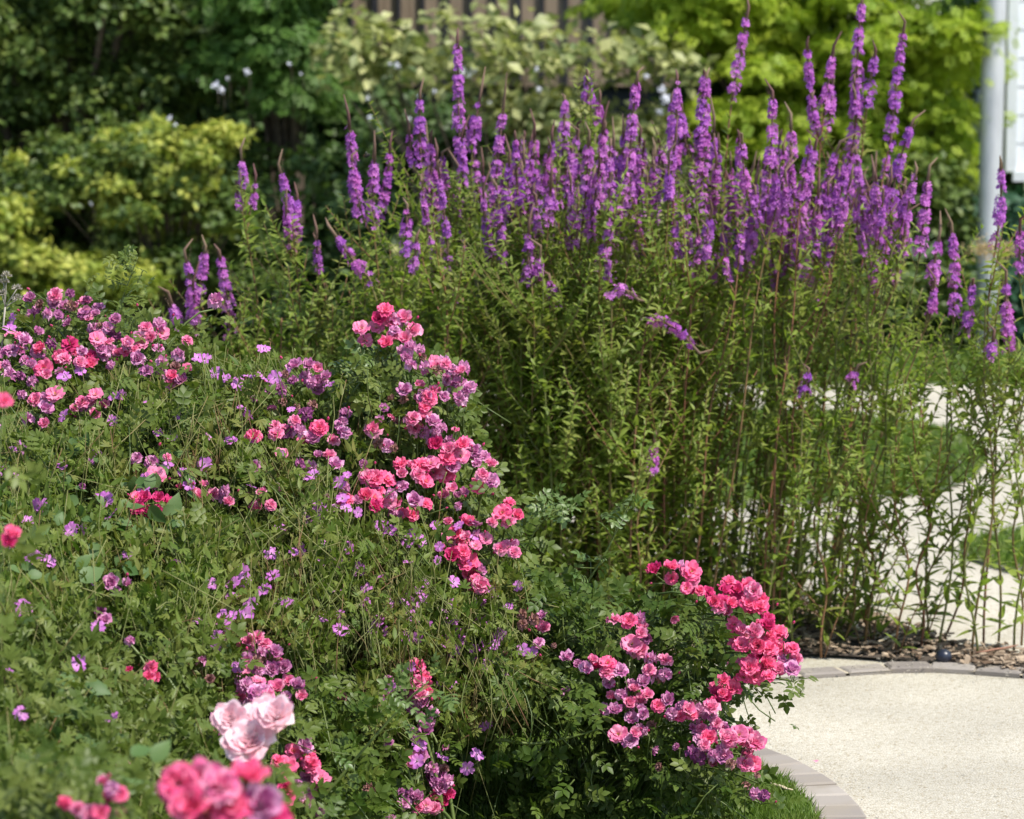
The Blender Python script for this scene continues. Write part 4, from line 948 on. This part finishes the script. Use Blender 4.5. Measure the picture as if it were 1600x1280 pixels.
tree('laurel_shrub', 'deep green rounded shrub in the gap left of the purple clump', cl([(400, 260), (520, 240), (640, 300), (650, 520), (380, 520)], 30), 16.4, 't_mid', T_FAR, (.05, .08), 300, (gx(500, 16.4), 16.5), rad=(.13, .2))
tree('green_shrub', 'mid green shrub under the brown boards left of centre', cl([(540, 190), (780, 185), (800, 320), (540, 300)], 30), 16.8, 't_mid', T_FAR, (.045, .075), 330, (gx(650, 16.8), 17), rad=(.13, .2))
tree('dark_shrub', 'very dark low shrub behind the golden ones', cl([(-150, 300), (420, 200), (460, 540), (-150, 540)], 60), 17.0, 't_olive', T_FAR, (.05, .08), 260, (gx(100, 17), 17.1), rad=(.15, .22))
tree('variegated_shrub', 'cream and green variegated shrub behind the centre of the purple clump', cl([(740, 185), (900, 175), (1040, 185), (1090, 260), (1080, 440), (780, 440), (640, 420), (720, 250)], 50), 16.2, 't_var', T_FAR, (.05, .09), 420, (gx(900, 16.2), 16.4), rad=(.13, .2))
tree('tall_shrub', 'thin grey green branches with large leaves rising before the boards', cl([(700, 20), (860, 10), (880, 110), (690, 110)], 4)+cl([(500, 10), (620, 10), (620, 110), (500, 110)], 7, .7)+[(560, 40, .8), (540, 90, .8), (600, 60, .5)]+cl([(480, 85), (1080, 78), (1080, 140), (480, 145)], 52, .62), 16.0, 't_var', T_FAR, (.07, .12), 60, (gx(790, 16), 16.2), rad=(.16, .24))
tree('lime_tree', 'bright lime green tree with layered sprays at the upper right', cl([(960, -90), (1515, -90), (1510, 120), (1490, 300), (1400, 330), (1220, 300), (1120, 200), (1080, 60), (950, 40)], 130)+cl([(940, -20), (1110, -20), (1110, 90), (960, 70)], 16, .8)+cl([(1100, 190), (1490, 170), (1480, 345), (1120, 330)], 46, .8), 16.6, 't_lime', T_SPRAY, (.06, .11), 260, (gx(1330, 16.6), 16.9), cat='tree', stemr=.09, flat=.30, rad=(.13, .24), depth=1.0, droop=.25)
tree('lime_shrub', 'shaded green inner shrub behind the lime tree', cl([(1090, 20), (1520, 0), (1520, 360), (1090, 330)], 75), 17.5, 't_fern', T_FAR, (.05, .08), 260, (gx(1300, 17.5), 17.6), rad=(.15, .22))
tree('olive_shrub', 'olive green shrub below the lime tree left of the pole', cl([(1080, 250), (1500, 240), (1510, 480), (1420, 540), (1080, 540)], 80), 16.3, 't_olive', T_FAR, (.04, .07), 300, (gx(1350, 16.3), 16.4), rad=(.12, .19))
tree('teal_shrub', 'dark blue green shrub behind the foot of the pole', cl([(1500, 330), (1800, 330), (1800, 540), (1480, 540)], 30), 16.6, 't_teal', T_FAR, (.05, .09), 300, (gx(1600, 16.6), 16.7), rad=(.14, .2))
tree('low_hedge', 'low dark green hedge along the back of the far lawn', cl([(200, 440), (1560, 440), (1560, 545), (200, 545)], 110), 16.7, 't_mid', T_FAR, (.05, .08), 200, (gx(800, 16.7), 16.8), rad=(.14, .2), cat='hedge')
tree('far_tree', 'black green tree seen in the gaps behind all shrubs on the left', cl([(-300, -300), (560, -300), (540, 500), (-300, 500)], 190, 1.6), 19.2, 't_mid', T_FAR, (.10, .15), 330, (gx(200, 19.2), 19.3), cat='tree', stemr=.15, rad=(.2, .28))

# added pale tufts standing in for brightness seen through gaps in the shrubs
def gap_spots(label, pts, D, base):
    root = empty('gap_spot_cluster', (base[0], base[1], 0)); tag(root, label, 'gap spots')
    s = MB(); f = MB()
    for (x, y, r) in pts:
        r *= .72; c = P(x, y, D); n = int(22*r)+4; o = rdir(n)
        f.cloud(T_FAR, c+o*.011*r, frames(rdir(n), o), .012*r+.006); s.tube(bez(c+(0, .1, -.12), c+(.02, .05, -.03), c, 5), .002, 4)
    s.build('stems', M['bark'], root); f.build('gap_spots', M['blossom'], root)  # twigs added only to carry the stand-in pale spots
gap_spots('added pale spots standing in for bright gaps in the left trees', [(337, 133, 1.6), (346, 141, 1.2), (386, 112, 1.2), (265, 185, 1.1), (274, 195, .7), (355, 122, .7), (142, 318, .6), (452, 100, .7), (470, 115, .6)], 15.6, (gx(340, 15.7), 15.9))
gap_spots('row of small added pale spots imitating bright gaps in the green shrub under the boards', [(620, 103, 1.1), (610, 100, .7), (722, 110, 1.4), (740, 108, 1.3), (733, 117, 1), (655, 150, .8), (679, 143, .9), (574, 154, .7), (578, 185, .9), (838, 108, 1), (842, 140, .9), (640, 185, .6), (765, 160, .6)], 15.7, (gx(690, 15.8), 15.9))
gap_spots('large added pale spots imitating bright gaps between the hooked spike and its neighbour', [(1041, 155, 2.2), (1034, 140, 1.6), (1030, 175, 1.3), (1010, 118, 1)], 15.6, (gx(1038, 15.7), 15.8))

# ------------------------------------------------------------------ buildings, pole
root = empty('timber_building', (0, 21, 0)); tag(root, 'brown timber boarded building with dark upright joints behind the shrubs', 'building')
Dw = 20.0; px0, px1 = 440, 1260; x0, x1 = gx(px0, Dw), gx(px1, Dw); zb = float(P(0, 135, Dw)[2])
b = MB(); bb = MB(); k = 0; x = x0
wds = 37/F*Dw
while x < x1:
    b.box((x+wds*.5, Dw+.02, (zb+3.6)/2), (wds*.98, .04, 3.6-zb)); bb.box((x+wds, Dw-.012, (zb+3.6)/2), (wds*(.16+.1*((k*7) % 3 == 0)), .03, 3.6-zb)); x += wds; k += 1
b.build('wall_boards', M['timber'], root, smooth=False); bb.build('battens', M['batten'], root, smooth=False)
c = MB(); c.box(((x0+x1)/2, Dw+1.05, 1.8), (x1-x0, 1.9, 3.58)); c.build('core', M['batten'], root, smooth=False)
r = MB(); r.box(((x0+x1)/2, Dw+.9, 3.72), (x1-x0+.6, 2.9, .14)); r.build('roof', M['dark'], root, smooth=False)
p = MB(); p.box(((x0+x1)/2, Dw+.08, zb/2), (x1-x0-.02, .05, zb-.01)); p.build('plinth', M['dark'], root, smooth=False)

root = empty('white_cabin', (3.6, 17.6, 0)); tag(root, 'white clad cabin raised above the ground right of the pole', 'building')
Dc = 17.0; xa = gx(1568, Dc); zb = float(P(0, 268, Dc)[2]); w_ = 2.4
b = MB()
for k in range(14):
    z0 = zb+k*.16
    b.box((xa+w_/2, Dc+.02-.006*(k % 1), z0+.075), (w_, .03, .154), rx=-.02)
b.build('cladding', M['white_clad'], root, smooth=False)
c = MB(); c.box((xa+w_/2, Dc+1.1, zb+1.15), (w_-.02, 2.0, 2.3)); c.build('body', M['white_clad'], root, smooth=False)
t = MB(); t.box((xa+.03, Dc-.015, zb+1.12), (.06, .03, 2.24)); t.box((xa+w_/2+.04, Dc-.02, zb-.03), (w_, .05, .05)); t.build('trim', M['white_clad'], root, smooth=False)
f = MB()
for xx in (xa+.35, xa+w_-.35):
    for yy in (Dc+.4, Dc+1.8): f = MB(); f.box((xx, yy, zb/2-.03), (.12, .12, zb-.07)); f.build('pier', M['dark'], root, smooth=False)
r = MB(); r.box((xa+w_/2, Dc+1.1, zb+2.38), (w_+.2, 2.3, .1)); r.build('roof', M['dark'], root, smooth=False)

gb = G(1540, 556); root = empty('metal_pole', (gb[0], gb[1], 0)); tag(root, 'round grey galvanised metal pole standing at the edge of the far lawn', 'pole')
top = P(1566, -420, gb[1]); b0 = np.array([gb[0], gb[1], 0.])
s = MB(); s.tube([b0+(top-b0)*t for t in np.linspace(0, 1, 8)], np.linspace(.058, .068, 8), 20); s.build('shaft', M['steel'], root)
s = MB(); s.tube([b0+(0, 0, .0), b0+(0, 0, .02), b0+(0, 0, .03)], [.11, .11, .06], 20); s.build('base_plate', M['steel'], root)
for f_ in (.52, .535):
    s = MB(); s.tube([b0+(top-b0)*f_, b0+(top-b0)*(f_+.004)], [.0655, .0655], 20); s.build('strap', M['dark'], root)


# dry plume near the pole
root = empty('ornamental_grass', (gx(1560, 11.5), 11.5, 0)); tag(root, 'tan fluffy plume of ornamental grass blurred before the pole', 'grass plume')
s = MB(); e = P(1548, 390, 11.5); s.tube(bez(np.array([gx(1600, 11.5), 11.5, 0.]), P(1600, 500, 11.5), e, 8), .003, 5, .5); s.build('stem', M['stalk'], root)
f = MB(); n = 420; o = rng.normal(0, 1, (n, 3))*np.array([.042, .03, .018])+np.array([.005, 0, 0]); f.cloud(T_FARN, e+o, frames(rdir(n), rdir(n)), .02); f.build('flower_head', M['plume'], root)
print('loosestrife', NLO, 'objects', len(bpy.data.objects))
